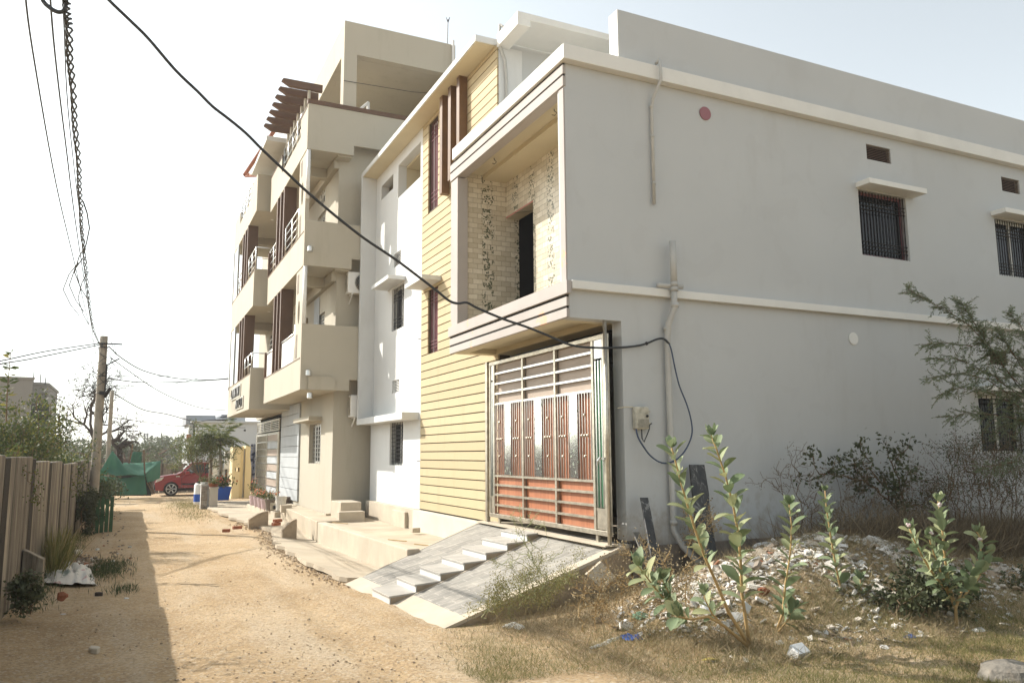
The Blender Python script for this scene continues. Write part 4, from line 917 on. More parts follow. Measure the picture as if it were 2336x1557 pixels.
for k in range(3):
    P = []
    base = [at(u, v, Z=5.35-.10*math.sin(PI*i/11)) for i, (u, v) in enumerate(src)]
    for i in range(len(base)-1):
        for j in range(14):
            t = j/14; q = base[i].lerp(base[i+1], t); ph = (i*14+j)*.8+2*PI*k/3; rr = .016+.012*abs(math.sin((i*14+j)*.23+k)); P.append(q+Vector((math.cos(ph)*rr, 0, math.sin(ph)*rr)))
    tw.append(P)
mb = MB()
for P in tw: mb.tube(P, .010, 5)
for (u, v, w_) in ((196,560,26),(188,590,30),(200,620,22),(190,460,-14),(178,600,34)):
    b = at(u, v, Z=5.28); e = [at(u-w_*f, v+g_, Z=5.28) for f, g_ in ((0,0),(.6,25),(1,60),(.5,95),(-.1,120))]; mb.tube(e, .011, 5)
o = mb.build('twisted_cable', M['cable'], smooth=True); tag(o, 'thick twisted bundle of black cables climbing from the near pole top out of frame', 'cable')
WG = 'thin overhead wires'
wire('overhead_wire', [at(55,-40,Z=5.5), at(75,120,Z=5.5), at(128,420,Z=5.42), at(170,600,Z=5.35), at(212,780,Z=5.2)], .0085, M['wire'], 'leftmost of the thin wires rising from the pole to the top left corner', WG)
wire('overhead_wire', [at(112,-40,Z=5.5), at(125,120,Z=5.5), at(150,330,Z=5.45), at(180,560,Z=5.4), at(222,830,Z=4.9)], .0085, M['wire'], 'middle thin wire rising to the top left, between the leftmost wire and the twisted cable', WG)
wire('overhead_wire', [at(142,-40,Z=5.6), at(146,60,Z=5.6), at(160,300,Z=5.5), at(195,580,Z=5.45), at(228,765,Z=5.3)], .006, M['wire'], 'faintest thin wire rising right beside the twisted cable', WG)
wire('hanging_cable', [at(88,-30,D=6.2), at(98,2,D=6.2), at(118,21,D=6.2), at(136,28,D=6.2), at(148,20,D=6.2), at(152,-10,D=6.2)], .017, M['cable'], 'black cable loop hanging into the top left edge of the picture', cat='cable')
wire('overhead_wire', [at(-60,832,Y=19), at(0,823,Y=20), at(110,800,Y=23), at(225,783,Y=25.9)], .017, M['wire'], 'upper of two wires running from the pole top out to the left', WG)
wire('overhead_wire', [at(-60,846,Y=19), at(0,830,Y=20), at(60,820,Y=21.5), at(120,808,Y=23), at(228,786,Y=25.9)], .017, M['wire'], 'lower of two wires running from the pole top out to the left', WG)
def house_wire(pts, ya, yb, r, label):
    n = len(pts); return wire('overhead_wire', [at(u, v, Y=ya+(yb-ya)*i/(n-1)) for i, (u, v) in enumerate(pts)], r, M['wire'], label, WG)
house_wire([(248,790),(280,818),(330,846),(400,862),(470,866),(523,862)], 26, 37, .019, 'dark wire sagging from the pole top to the cream balcony')
house_wire([(248,862),(300,870),(350,872),(430,870),(523,864)], 26, 37, .019, 'dark wire sagging from the pole middle to the cream balcony')
house_wire([(248,856),(330,858),(420,855),(520,840)], 26, 37, .012, 'faint wire from the pole crossing above the dark sagging pair')
house_wire([(248,880),(330,879),(400,874),(523,846)], 26, 37, .011, 'faint lower wire from the pole rising to the cream balcony')
house_wire([(252,815),(300,850),(360,890),(420,918),(470,932),(515,935)], 26, 38, .015, 'wire dropping steeply from the pole to under the cream balcony')
house_wire([(258,895),(290,915),(330,935),(380,944),(420,955),(450,962),(475,958),(540,955)], 42, 52, .026, 'wavy wire from the far thin pole to the distant grey house')
house_wire([(258,952),(330,962),(420,972),(560,975)], 42, 55, .018, 'nearly straight wire from the low part of the far thin pole to the right')
D0 = (at(1520,775,Y=8.9)-Vector((0,0,EYE))).dot(Vector(CF))
cb = [(215,-40),(248,0),(300,50),(340,90),(400,160),(450,208),(485,243),(520,270),(560,303),(600,343),(650,390),(700,437),(760,488),(830,543),(900,590),(960,635),(1000,666),(1025,686),(1045,692),(1065,690),(1090,703),(1150,728),(1200,745),(1250,765),(1300,786),(1340,792),(1400,793),(1450,789),(1475,783),(1500,773),(1515,773),(1527,785)]
wire('service_cable', [at(u, v, D=7.6+(D0-7.6)*(u-215)/1312) for u, v in cb], .0155, M['cable'], 'long black service cable crossing the picture down to the grey wall', cat='cable', sub=4)
p = at(1475,783,D=7.6+(D0-7.6)*(1260)/1312); o = MB().ball(p, .026, 8).build('cable_joint', M['black'], smooth=True); tag(o, 'small black tape joint on the service cable near the drain pipe', 'joint')
lp = [(1527,785),(1532,800),(1540,840),(1550,880),(1566,920),(1576,955),(1579,985),(1572,1010),(1557,1035),(1535,1052),(1510,1055),(1485,1040),(1466,1015),(1455,995),(1451,978)]
wire('service_cable', [at(u, v, Y=8.80+0.09*abs(math.sin(i*.25))) for i, (u, v) in enumerate(lp)], .0115, M['blue_cable'], 'blue-grey cable looping on the grey wall from the drain pipe to the meter box', cat='cable', sub=4)
mt = thing('meter_box', 'small grimy plastic electric meter box on the grey wall', 'meter box', (6.19, 8.9, 2.25))
MB().box(6.075,6.30,8.90,8.998,2.10,2.405).build('casing', plain('dirty translucent plastic', (.47,.44,.36), .35, .3, 9, 60, .3, stain=(.2,.18,.13), stainscale=(4,4,4), stainamt=.7), mt, bevel=.025)
MB().box(6.11,6.285,8.892,8.902,2.12,2.235).build('cover', plain('dark grimy plastic', (.28,.26,.21), .4, .4, 14, 60, .3), mt, bevel=.01)
MB().lathe([(.018,0),(.018,.012)], (6.255,8.895,2.275), 12, Matrix.Rotation(PI/2,3,'X')).build('knob', M['black'], mt)
mb = MB()
for z in (2.17,2.33): mb.box(6.30,6.335,8.93,8.96,z,z+.02)
mb.build('latch', M['steel_dirty'], mt)
MB().tube([(6.19,8.94,2.10),(6.185,8.93,1.98),(6.21,8.92,1.93),(6.26,8.92,2.02),(6.30,8.92,2.10),(6.31,8.92,2.16),(6.35,8.93,2.18)], .008, 6).build('loose_wire', M['cable'], mt)
MB().tube([(5.86,9.02,2.38),(5.97,8.985,2.40),(6.08,8.97,2.40)], .005, 5).build('tie_wire', M['soffit'], mt)
# ================================================================== RED CAR
def red_car(x, y, label):
    """boxy SUV, nose towards -X, side towards the viewer"""
    z = gz(y); t = thing('parked_car', label, 'car', (x, y, z)); W = .84
    red = plain('dark red car paint', (.24,.009,.011), .28, .04, 2, 20, 0, spec=.5); red.node_tree.nodes['Principled BSDF'].inputs['Coat Weight'].default_value = .6
    prof = [(.04,.30),(.0,.62),(.06,.86),(.16,.98),(.55,1.06),(1.02,1.12),(1.18,1.18),(1.68,1.66),(1.85,1.72),(3.55,1.74),(3.78,1.66),(3.88,1.08),(3.92,.55),(3.86,.30),(3.42,.28),(3.40,.50),(3.27,.66),(3.07,.73),(2.87,.66),(2.74,.50),(2.72,.26),(1.14,.26),(1.12,.50),(.98,.67),(.78,.74),(.58,.67),(.44,.50),(.42,.28)]
    n = len(prof); bm = bmesh.new(); ring = []
    for yy, ins in ((-W,0),(W,0)):
        vs_ = []
        for (px, pz) in prof:
            tuck = .16*max(0,(pz-1.08)/.66)                    # tumblehome
            vs_.append(bm.verts.new((x+px, y+(yy+tuck if yy < 0 else yy-tuck), z+pz)))
        ring.append(vs_)
    for i in range(n): bm.faces.new((ring[0][i], ring[0][(i+1)%n], ring[1][(i+1)%n], ring[1][i]))
    bm.faces.new(ring[0]); bm.faces.new(list(reversed(ring[1])))
    bmesh.ops.recalc_face_normals(bm, faces=bm.faces); me = bpy.data.meshes.new('body'); bm.to_mesh(me); bm.free(); me.materials.append(red)
    o = bpy.data.objects.new('body', me); C.objects.link(o); o.parent = t; o.matrix_parent_inverse = Matrix.Translation(-t.location); b = o.modifiers.new('Bevel','BEVEL'); b.width = .035; b.segments = 3; b.limit_method = 'ANGLE'
    def sy(pz): return y-W+.16*max(0,(pz-1.08)/.66)-.006
    gl = glassmat('car glass', (.05,.06,.06), .05)
    for q in ([(1.36,1.17),(1.76,1.60),(2.34,1.62),(2.34,1.16)],[(2.46,1.16),(2.46,1.62),(3.06,1.62),(3.06,1.16)],[(3.16,1.16),(3.16,1.62),(3.58,1.58),(3.70,1.18)]):
        mb = MB(); mb.poly([(x+a, sy(b), z+b) for a, b in q], (0,.01,0)); mb.build('side_window', gl, t)
    mb = MB(); mb.poly([(x+1.20,y-W+.10,z+1.205),(x+1.66,y-W+.18,z+1.645),(x+1.66,y+W-.18,z+1.645),(x+1.20,y+W-.10,z+1.205)], (-.012,0,.012)); mb.build('windscreen', gl, t)
    for cx in (.78, 3.07):
        R_ = Matrix.Rotation(PI/2,3,'X'); wl = MB().lathe([(.27,-.10),(.345,-.08),(.365,-.03),(.365,.03),(.345,.08),(.27,.10)], (x+cx, y-W+.10, z+.365), 28, R_).build('wheel', M['black'], t, smooth=True)
        MB().lathe([(.05,.0),(.26,.0),(.265,.012),(.05,.02)], (x+cx, y-W-.002, z+.365), 24, R_).build('rim', M['black'], wl)
        mb = MB()
        for k in range(6):
            a = 2*PI*k/6; 
            for s_ in (-.09,.09): mb.tube([(x+cx+.03*math.cos(a), y-W-.025, z+.365+.03*math.sin(a)),(x+cx+.25*math.cos(a+s_), y-W-.02, z+.365+.25*math.sin(a+s_))], .019, 5)
        mb.tube([(x+cx+.245*math.cos(a), y-W-.02, z+.365+.245*math.sin(a)) for a in [2*PI*i/24 for i in range(25)]], .018, 5); mb.build('spoke_set', M['steel'], wl)
        MB().lathe([(.27,-.10),(.365,-.03),(.365,.03),(.27,.10)], (x+cx, y+W-.10, z+.365), 20, R_).build('wheel', M['black'], t)
    mb = MB().box(x+1.10,x+2.76,y-W-.012,y-W+.02,z+.27,z+.40).box(x+1.30,x+2.45,y-W-.014,y-W+.01,z+.56,z+.64); mb.build('side_cladding', M['black'], t, bevel=.01)
    MB().poly([(x+.02,y-W-.01,z+.70),(x+.10,y-W-.01,z+.93),(x+.42,y-W-.012,z+.98),(x+.30,y-W-.012,z+.82)], (0,.30,0)).build('headlight', M['steel'], t, bevel=.01)
    MB().box(x-.02,x+.05,y-.6,y+.6,z+.35,z+.60).build('grille', M['black'], t)
    MB().box(x+1.42,x+1.62,y-W-.20,y-W+.02,z+1.10,z+1.26).build('mirror', red, t, bevel=.03)
    for cx in (2.12, 3.0): MB().box(x+cx,x+cx+.16,y-W-.03,y-W+.0,z+1.00,z+1.03).build('door_handle', M['black'], t)
    mb = MB().box(x+2.385,x+2.40,y-W-.003,y-W+.01,z+.42,z+1.10).box(x+1.26,x+1.275,y-W-.003,y-W+.01,z+.42,z+1.10); mb.build('door_gap', M['black'], t)
    MB().box(x+.98,x+1.16,y-W-.012,y-W+.0,z+.98,z+1.02).build('badge', M['steel'], t)
    mb = MB().tube([(x+1.9,y-W+.22,z+1.79),(x+3.5,y-W+.22,z+1.80)], .025, 6).tube([(x+1.95,y-W+.22,z+1.72),(x+1.95,y-W+.22,z+1.79)], .02, 5).tube([(x+3.45,y-W+.22,z+1.72),(x+3.45,y-W+.22,z+1.8)], .02, 5); mb.build('roof_rail', M['black'], t)
    MB().poly([(x+2.385,y-W-.0065+.01,z+1.12),(x+2.385,sy(1.62),z+1.62),(x+2.45,sy(1.62),z+1.62),(x+2.45,y-W+.004,z+1.12)],(0,.012,0)).build('door_pillar', M['black'], t)
p = at(352,1128,Y=45.2); red_car(p.x, 46.0, 'dark red boxy car parked across the far end of the lane')
# ================================================================== GREEN NETTING SHELTER
net = leafmat('green shade net', (.05,.165,.11), (.09,.235,.16), None, .4, .8)
def cloth(name, grid, mat, parent, fold=.05, thick=.012):
    """a sagging net sheet through a grid of world points, smoothed and creased"""
    R_, Cn = len(grid), len(grid[0]); sub = 6; mb = MB(); rows = (R_-1)*sub+1; cols = (Cn-1)*sub+1
    for i in range(rows):
        a = min(i//sub, R_-2); s_ = i/sub-a
        for j in range(cols):
            b = min(j//sub, Cn-2); t_ = j/sub-b
            q = grid[a][b]*(1-s_)*(1-t_)+grid[a+1][b]*s_*(1-t_)+grid[a][b+1]*(1-s_)*t_+grid[a+1][b+1]*s_*t_
            q = q+Vector((0, fold*math.sin(j*1.3+i*.35)*(.3+.7*i/rows)-.5*fold, -fold*.8*math.sin(PI*s_)*math.sin(PI*t_))); mb.v.append(tuple(q))
    for i in range(rows-1):
        for j in range(cols-1): mb.f.append((i*cols+j, i*cols+j+1, (i+1)*cols+j+1, (i+1)*cols+j))
    o = mb.build(name, mat, parent, smooth=True, weld=False); m_ = o.modifiers.new('Solid','SOLIDIFY'); m_.thickness = thick; return o
nt_ = thing('net_shelter', 'makeshift green shade-net shelter on sticks at the end of the lane', 'shelter', at(290,1130,Y=42))
cloth('net_sheet', [[at(228,1075,Y=40.5),at(256,1028,Y=41),at(266,1040,Y=41.5),at(300,1085,Y=42)],[at(228,1085,Y=40.3),at(252,1070,Y=40.8),at(280,1065,Y=41),at(320,1085,Y=41.8)],[at(228,1070,Y=40),at(265,1085,Y=40.4),at(300,1082,Y=40.8),at(345,1086,Y=41.5)]], net, nt_, .10)
cloth('net_sheet', [[at(262,1055,Y=43.5),at(320,1056,Y=43.6),at(366,1051,Y=43.7)],[at(270,1075,Y=42.5),at(310,1085,Y=42.4),at(350,1065,Y=42.8)],[at(285,1082,Y=41.6),at(325,1084,Y=41.6),at(330,1080,Y=42.2)]], net, nt_, .06)
cloth('net_sheet', [[at(262,1092,Y=41.4),at(300,1088,Y=41.3),at(330,1080,Y=41.4)],[at(262,1112,Y=41.3),at(300,1112,Y=41.2),at(333,1108,Y=41.3)],[at(255,1130,Y=41.2),at(300,1128,Y=41.1),at(335,1127,Y=41.2)]], net, nt_, .07)
cloth('net_sheet', [[at(332,1080,Y=41.6),at(350,1064,Y=42.4),at(366,1051,Y=43.4)],[at(334,1092,Y=41.6),at(350,1085,Y=42.3),at(365,1080,Y=43.2)],[at(336,1100,Y=41.6),at(350,1096,Y=42.3),at(364,1090,Y=43.2)]], net, nt_, .04)
cloth('net_sheet', [[at(228,1083,Y=39.4),at(250,1088,Y=39.6),at(272,1090,Y=39.8)],[at(228,1105,Y=39.4),at(246,1110,Y=39.5),at(260,1115,Y=39.6)],[at(228,1125,Y=39.3),at(240,1133,Y=39.4),at(252,1141,Y=39.5)]], net, nt_, .05)
cloth('net_sheet', [[at(303,1030,Y=44.2),at(312,1030,Y=44.2),at(324,1031,Y=44.2)],[at(300,1042,Y=44.2),at(311,1043,Y=44.2),at(323,1044,Y=44.2)],[at(298,1054,Y=44.2),at(310,1055,Y=44.2),at(322,1056,Y=44.2)]], net, nt_, .03)
for (a, b) in (((303,1012),(294,1056)),((328,1025),(330,1130)),((266,1064),(273,1090)),((256,1030),(260,1130)),((335,1100),(348,1127)),((340,1098),(352,1126)),((228,1072),(228,1120))):
    MB().tube([at(a[0],a[1],Y=41.9), at((a[0]+b[0])/2+1,(a[1]+b[1])/2,Y=41.85), at(b[0],b[1],Y=41.8)], .035, 6).build('stick', M['stem_brown'], nt_)
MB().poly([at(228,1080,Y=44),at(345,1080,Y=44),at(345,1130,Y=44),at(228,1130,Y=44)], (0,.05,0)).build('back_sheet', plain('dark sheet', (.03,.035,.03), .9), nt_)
# ================================================================== DISTANT BUILDINGS
fh = thing('distant_house', 'pale grey flat-roofed house far off beyond the palms', 'house', at(500,1090,Y=72)); 
def pbox(mb, u0, u1, v0, v1, Y, d): 
    a, b = at(u0, v1, Y=Y), at(u1, v0, Y=Y); mb.box(a.x, b.x, Y, Y+d, a.z, b.z); return mb
gw = plain('pale blue-grey paint', (.48,.50,.51), .85, .04, .3, 30, .1); gd = plain('mid grey paint', (.32,.335,.36), .85, .05, .3, 30, .1)
pbox(MB(), 441, 620, 962, 1110, 70, 10).build('wall', gw, fh); pbox(MB(), 424, 492, 947, 967, 71.5, 6).build('roof_block', gd, fh); pbox(MB(), 425, 440.8, 967, 1100, 71, 8).build('balcony_wing', gw, fh)
pbox(MB(), 493, 521, 953, 956, 71, 6).build('roof_beam', gw, fh); pbox(MB(), 519, 560, 946, 962, 71.2, 6).build('stair_block', gw, fh); pbox(MB(), 505, 540, 944.5, 948, 70.8, 6).build('roof_slab', gd, fh)
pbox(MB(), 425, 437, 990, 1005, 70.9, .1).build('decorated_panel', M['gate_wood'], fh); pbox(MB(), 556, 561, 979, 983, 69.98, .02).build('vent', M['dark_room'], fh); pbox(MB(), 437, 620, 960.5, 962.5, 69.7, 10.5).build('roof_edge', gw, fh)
lb = thing('unfinished_building', 'bare grey concrete building with rods on its roof behind the left hedge', 'building', at(70,1040,Y=62))
uc = plain('bare cement', (.20,.19,.168), .95, .08, .5, 20, .2)
a, b, c = at(-60,862,Y=62), at(76,866,Y=62), at(114,873,Y=68)
MB().poly([(a.x,62,-1),(b.x,62,-1),(c.x-1.2,66,-1),(c.x,66.5,-1),(c.x,75,-1),(a.x,75,-1)], (0,0,1+b.z-.0)).build('wall', uc, lb)
MB().poly([(a.x-.1,61.9,b.z),(b.x+.1,61.9,b.z),(c.x-1.1,65.9,b.z),(c.x+.1,66.4,b.z),(c.x+.1,75,b.z),(a.x,75,b.z)], (0,0,.18)).build('roof_slab', uc, lb)
for (u, v) in ((44,858),(75,844),(91,852),(103,860)): q = at(u, 872, Y=66); MB().tube([(q.x,66.2,b.z),(q.x,66.2,at(u,v,Y=66).z)], .035, 4).build('rod', M['wire'], lb)
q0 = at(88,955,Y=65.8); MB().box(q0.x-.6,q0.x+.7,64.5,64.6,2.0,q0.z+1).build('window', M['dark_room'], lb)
cw = thing('yellow_gate_pillar', 'pale yellow compound gate pillar with a notched face beyond the cream building', 'gate pillar', at(550,1138,Y=41))
yp = plain('pale yellow compound paint', (.72,.60,.36), .85, .04, .5, 30, .15); pw = M['white_and_sunlit']
a, b = at(527,1137,Y=41), at(545,1137,Y=41); MB().wall('y', 41, 42.2, a.x, b.x, -.6, at(540,1018,Y=41).z, [(at(536,1090,Y=41).x, 99, at(545,1075,Y=41).z, at(545,1066,Y=41).z)]).build('pillar_front', yp, cw, bevel=.01)
c = at(553,1137,Y=41.8); MB().box(b.x+.003, at(551,1090,Y=41.8).x, 41.3, 42.5, -.6, at(545,1018,Y=41.5).z).build('pillar_side', yp, cw); MB().box(at(551.5,1090,Y=41.4).x, at(558,1090,Y=41.4).x, 41.4, 42.4, -.6, at(545,1022,Y=41.4).z).build('white_strip', pw, cw)
MB().box(at(558.2,1090,Y=41.2).x, at(572,1090,Y=41.2).x, 41.2, 42.5, -.6, at(545,1016,Y=41.2).z).build('pillar_back', yp, cw, bevel=.01)
wl_ = thing('compound_wall', 'pale compound wall with white and blue-grey piers behind the blue planter', 'wall', at(505,1130,Y=44))
for (u0, u1, v0, m_) in ((477,483,1045,M['fence']),(484,496,1045,pw),(497,502,1050,M['cement_cladding']),(503,506,1048,yp),(507,513,1042,M['cement_cladding']),(513.5,518,1040,M['granite']),(518.5,526,1052,pw)):
    MB().box(at(u0,1090,Y=44).x, at(u1,1090,Y=44).x, 44+random.uniform(0,.02), 44.4, -.6, at(u0,v0,Y=44).z).build('pier', m_, wl_)
q = at(520,1047,Y=43.8); MB().box(q.x-.18,q.x+.28,43.7,43.99,q.z-.5,q.z+.45).build('meter_cabinet', M['fin_grey'], wl_, bevel=.02)
# ================================================================== YARD THINGS
def pbase(u, v, Y): p = at(u, v, Y=Y); return p
cp = thing('stone_clad_post', 'short post faced with split grey stone beside the lane', 'post', at(468,1157,Y=33.5))
a, b = at(457,1157,Y=33.5), at(477,1157,Y=33.5); zt = at(475,1106,Y=33.5).z; mb = MB(); z = -.5
while z < zt-.04:
    h = random.choice((.05,.06,.075)); xx = a.x
    while xx < b.x-.08:
        wd = min(random.uniform(.09,.2), b.x-.08-xx); mb.box(xx, xx+wd-.006, 33.5-random.uniform(0,.025), 33.6, z, min(z+h-.006, zt)); xx += wd
    z += h
mb.build('stone_facing', islandmat('split stone pieces', [(0,(.30,.27,.23)),(.3,(.42,.39,.34)),(.6,(.22,.2,.18)),(.8,(.36,.31,.26))]), cp)
MB().box(a.x+.01, b.x-.002, 33.56, 33.95, -.5, zt).build('core', M['fin_grey'], cp); MB().box(a.x-.03, b.x+.02, 33.48, 34.0, zt, zt+.04).build('cap', M['fin_grey'], cp)
a, b = at(477.5,1156,Y=33.2), at(496,1156,Y=33.2); wp = MB().box(a.x, b.x, 33.2, 33.6, -.5, at(475,1114,Y=33.2).z).box(a.x-.03,b.x+.03,33.17,33.63,at(475,1114,Y=33.2).z,at(475,1111,Y=33.2).z).build('white_post', M['kerb_white'], bevel=.01); tag(wp, 'plain white plastered post with a red pot on top', 'post')
def pot(u, v, Y, r, h, mat, label, kind='leaf', group=None, name='flower_pot', cat='flower pot', z=None, flowers=True, lsize=.09, spread=.16, tall=.25):
    p = at(u, v, Y=Y); z = p.z if z is None else z
    t = thing(name, label, cat, (p.x, Y, z), 0, group)
    MB().lathe([(r*.72,0),(r*.95,h*.86),(r*1.06,h*.87),(r*1.06,h),(r*.92,h),(r*.88,h*.9)], (p.x,Y,z), 16).build('pot', mat, t, smooth=False)
    P, D, Z_ = [], [], []
    mb = MB()
    for k in range(9):
        a = random.uniform(0, 2*PI); e = Vector((p.x+random.gauss(0,spread*.6), Y+random.gauss(0,spread*.6), z+h+tall*random.uniform(.5,1.2))); mb.tube([(p.x,Y,z+h*.85), Vector((p.x,Y,z+h)).lerp(e,.5)+rv(.02), e], .006, 4)
        for _ in range(16): P.append(tuple(Vector((p.x,Y,z+h)).lerp(e, random.uniform(.3,1.05))+rv(spread*.35))); D.append((random.gauss(0,1),random.gauss(0,1),.4)); Z_.append(lsize*random.uniform(.6,1.2))
    mb.build('stem', M['stem_green'], t); leaf_mesh('foliage', P, D, Z_, LM['fence_tree'], t)
    if flowers:
        P = [(p.x+random.gauss(0,spread*.7), Y+random.gauss(0,spread*.7), z+h+tall*random.uniform(.4,1.1)) for _ in range(22)]; leaf_mesh('flower', P, [(0,0,1)]*22, [.06]*22, LM['flower'], t, wid=.9)
    return t
pinkpot = plain('pale mauve plastic pot', (.58,.44,.45), .6, .08, 3, 30, .05); darkpot = plain('dark clay pot', (.17,.14,.11), .8, .2, 4, 30, .2)
a_, b_ = at(566,1156,Y=31.3), at(630,1166,Y=26.5); zl = -.02; led = MB().poly([(a_.x-.05,a_.y,-.5),(b_.x-.05,b_.y,-.5),(b_.x+.5,b_.y,-.5),(a_.x+.5,a_.y,-.5)], (0,0,.5+zl)).build('pot_ledge', M['concrete'], bevel=.015); tag(led, 'low cement ledge carrying the row of flower pots', 'ledge')
PG = 'flower pots on the cement ledge'
for i, (u, Yp, lab) in enumerate(((577,30.5,'pale mauve flower pot at the far left end of the ledge, leggy plant'),(587,29.6,'second pale mauve pot from the left on the ledge'),(595.5,28.8,'pale mauve pot in the middle of the ledge row'),(604,28.1,'fourth pale mauve pot from the left, beside the dark pot'))):
    pot(u, 1148, Yp, .135, .33, pinkpot, lab, group=PG, z=zl+.002, tall=.55 if i == 0 else .24, spread=.12, lsize=.075)
pot(616, 1150, 27.3, .17, .36, darkpot, 'bigger dark clay pot with pink and white flowers next to the bucket', group=PG, z=zl+.002, lsize=.075, spread=.20, tall=.26)
p = at(640,1165,Y=26.6); bk = thing('plastic_bucket', 'white paint-splashed plastic bucket beside the flower pots', 'bucket', (p.x,26.6,.03))
MB().lathe([(.145,0),(.175,.40),(.185,.40),(.185,.43),(.165,.43),(.16,.38)], (p.x,26.6,.03), 20).build('bucket_body', plain('stained white bucket', (.62,.60,.55), .7, .08, 3, 30, .2, stain=(.33,.28,.22), stainscale=(5,5,5), stainamt=.7), bk); MB().tube([(p.x+.18*math.cos(a), 26.6-.02-.06*math.sin(a), .41-.1*math.sin(a)) for a in [PI*i/10 for i in range(11)]], .006, 4).build('handle', M['steel'], bk)
p = at(623,1160,Y=26.8); pc = thing('paint_can', 'small metal paint can standing left of the bucket', 'can', (p.x,26.8,.03)); MB().lathe([(.085,0),(.085,.2),(.09,.205),(.09,.215),(.08,.215)], (p.x,26.8,.03), 16).build('can_body', M['steel_dirty'], pc); MB().box(p.x-.03,p.x+.07,26.71,26.72,.06,.17).build('can_label', M['granite'], pc)
p = at(653,1160,Y=25.6); o = MB().box(p.x-.17,p.x+.15,25.5,25.75,.02,.25).build('cement_block', M['concrete'], bevel=.012); tag(o, 'square cement block alone on the cream house doorstep', 'block')
p = at(663,1150,Y=28.3); mb = MB()
for j in range(4):
    for i in range(3): mb.box(p.x-.3+.2*i+.1*(j%2), p.x-.3+.2*i+.1*(j%2)+.19, 28.0, 28.12, .03+.085*j, .03+.085*j+.08)
o = mb.build('brick_stack', plain('dark old brick', (.13,.095,.07), .95, .35, 5, 40, .5), bevel=.005); tag(o, 'small stack of dark old bricks against the blue-grey cladding', 'bricks')
def brick(u, v, Y, rz, label, m='red_brick', s=(.115,.055,.04), zoff=.04):
    p = at(u, v, Y=Y); c, sn = math.cos(rz), math.sin(rz); z = p.z
    o = MB().obox((p.x,Y,z+zoff), (s[0]*c,s[0]*sn,.0), (-s[1]*sn,s[1]*c,0), (0,0,s[2])).build('brick', M[m], bevel=.006); tag(o, label, 'brick', 'loose bricks on the cement apron'); return o
brick(630,1198,22.4,.5,'lower of two red bricks lying together by the curved cheek'); brick(633,1190,22.5,.45,'upper of two red bricks lying together by the curved cheek'); brick(541,1206,22.6,.2,'red brick broken on the apron with crumbs trailing right'); brick(516,1213,22.0,-.4,'leftmost broken red brick on the sand beside the apron', s=(.09,.055,.04)); 
brick(948,1213,16.4,.1,'grey cement brick at the foot of the whitewashed plinth','concrete',(.09,.05,.05)); brick(748,1178,21.9,.2,'brick end lying beside the low curb at the house gap','concrete',(.08,.05,.05))
bp = thing('blue_planter', 'blue plastic tub planter with orange flowers', 'planter', at(506,1140,Y=36.5)); p = at(506,1140,Y=36.5)
MB().lathe([(.36,0),(.47,.5),(.50,.5),(.50,.56),(.44,.56),(.43,.45)], (p.x,36.5,p.z), 4, Matrix.Rotation(PI/4,3,'Z')).build('tub', M['blue_plastic'], bp, bevel=.03)
P = [(p.x+random.gauss(0,.22),36.5+random.gauss(0,.2),p.z+.55+abs(random.gauss(0,.22))) for _ in range(240)]; leaf_mesh('foliage', P, [(0,0,1)]*240, [.14]*240, LM['fence_tree'], bp)
P = [(p.x+random.gauss(0,.25),36.5-.1+random.gauss(0,.2),p.z+.7+abs(random.gauss(0,.15))) for _ in range(40)]; leaf_mesh('flower', P, [(0,0,1)]*40, [.12]*40, LM['flower'], bp, wid=.9)
pot(487, 1111, 33.4, .2, .13, M['red_brick'], 'shallow red bowl of succulents on the white post', name='planter_bowl', cat='planter', z=at(475,1111,Y=33.2).z+.002, flowers=False, spread=.2, tall=.15)
pot(466, 1104, 33.7, .15, .08, M['pipe_white'], 'small pale bowl of green leaves on the stone-clad post', name='planter_bowl', cat='planter', z=at(475,1106,Y=33.5).z+.042, flowers=False, spread=.18, tall=.15)
p = at(453,1150,Y=35); dr = thing('water_drum', 'white and blue plastic drum behind the stone-clad post', 'drum', (p.x,35,p.z)); MB().lathe([(.19,0),(.2,.1),(.2,.78),(.15,.85)], (p.x,35,p.z), 18).build('drum_body', M['pipe_white'], dr, smooth=True); MB().lathe([(.203,.12),(.203,.42)], (p.x,35,p.z), 18).build('blue_band', M['blue_plastic'], dr); MB().lathe([(.12,.85),(.12,.92)], (p.x,35,p.z), 14).build('lid', M['black'], dr)
def laundry_mat():
    m, nt, b = newmat('blue and white cloth'); f = noise(nt, coords(nt, (3,3,3)), 2.2, 2); nt.links.new(ramp(nt, f, [(.40,(.05,.06,.12)),(.47,(.50,.50,.52)),(.55,(.16,.20,.38)),(.64,(.55,.53,.50))]), b.inputs['Base Color']); b.inputs['Roughness'].default_value = .9; return m
# laundry by the cream gate
ln = []
for k in range(9):
    u = 576+random.uniform(-3,3); 
    a = at(u, 1020+k*9, Y=36.2); ln.append(a)
cl = cloth('laundry', [[at(572,1012,Y=36.5),at(582,1012,Y=36.5)],[at(571,1040,Y=36.5),at(583,1038,Y=36.5)],[at(574,1070,Y=36.5),at(582,1066,Y=36.5)],[at(575,1100,Y=36.5),at(581,1085,Y=36.5)]], laundry_mat(), None, .08); tag(cl, 'blue and white washing hanging beside the dusty steel gate', 'laundry')
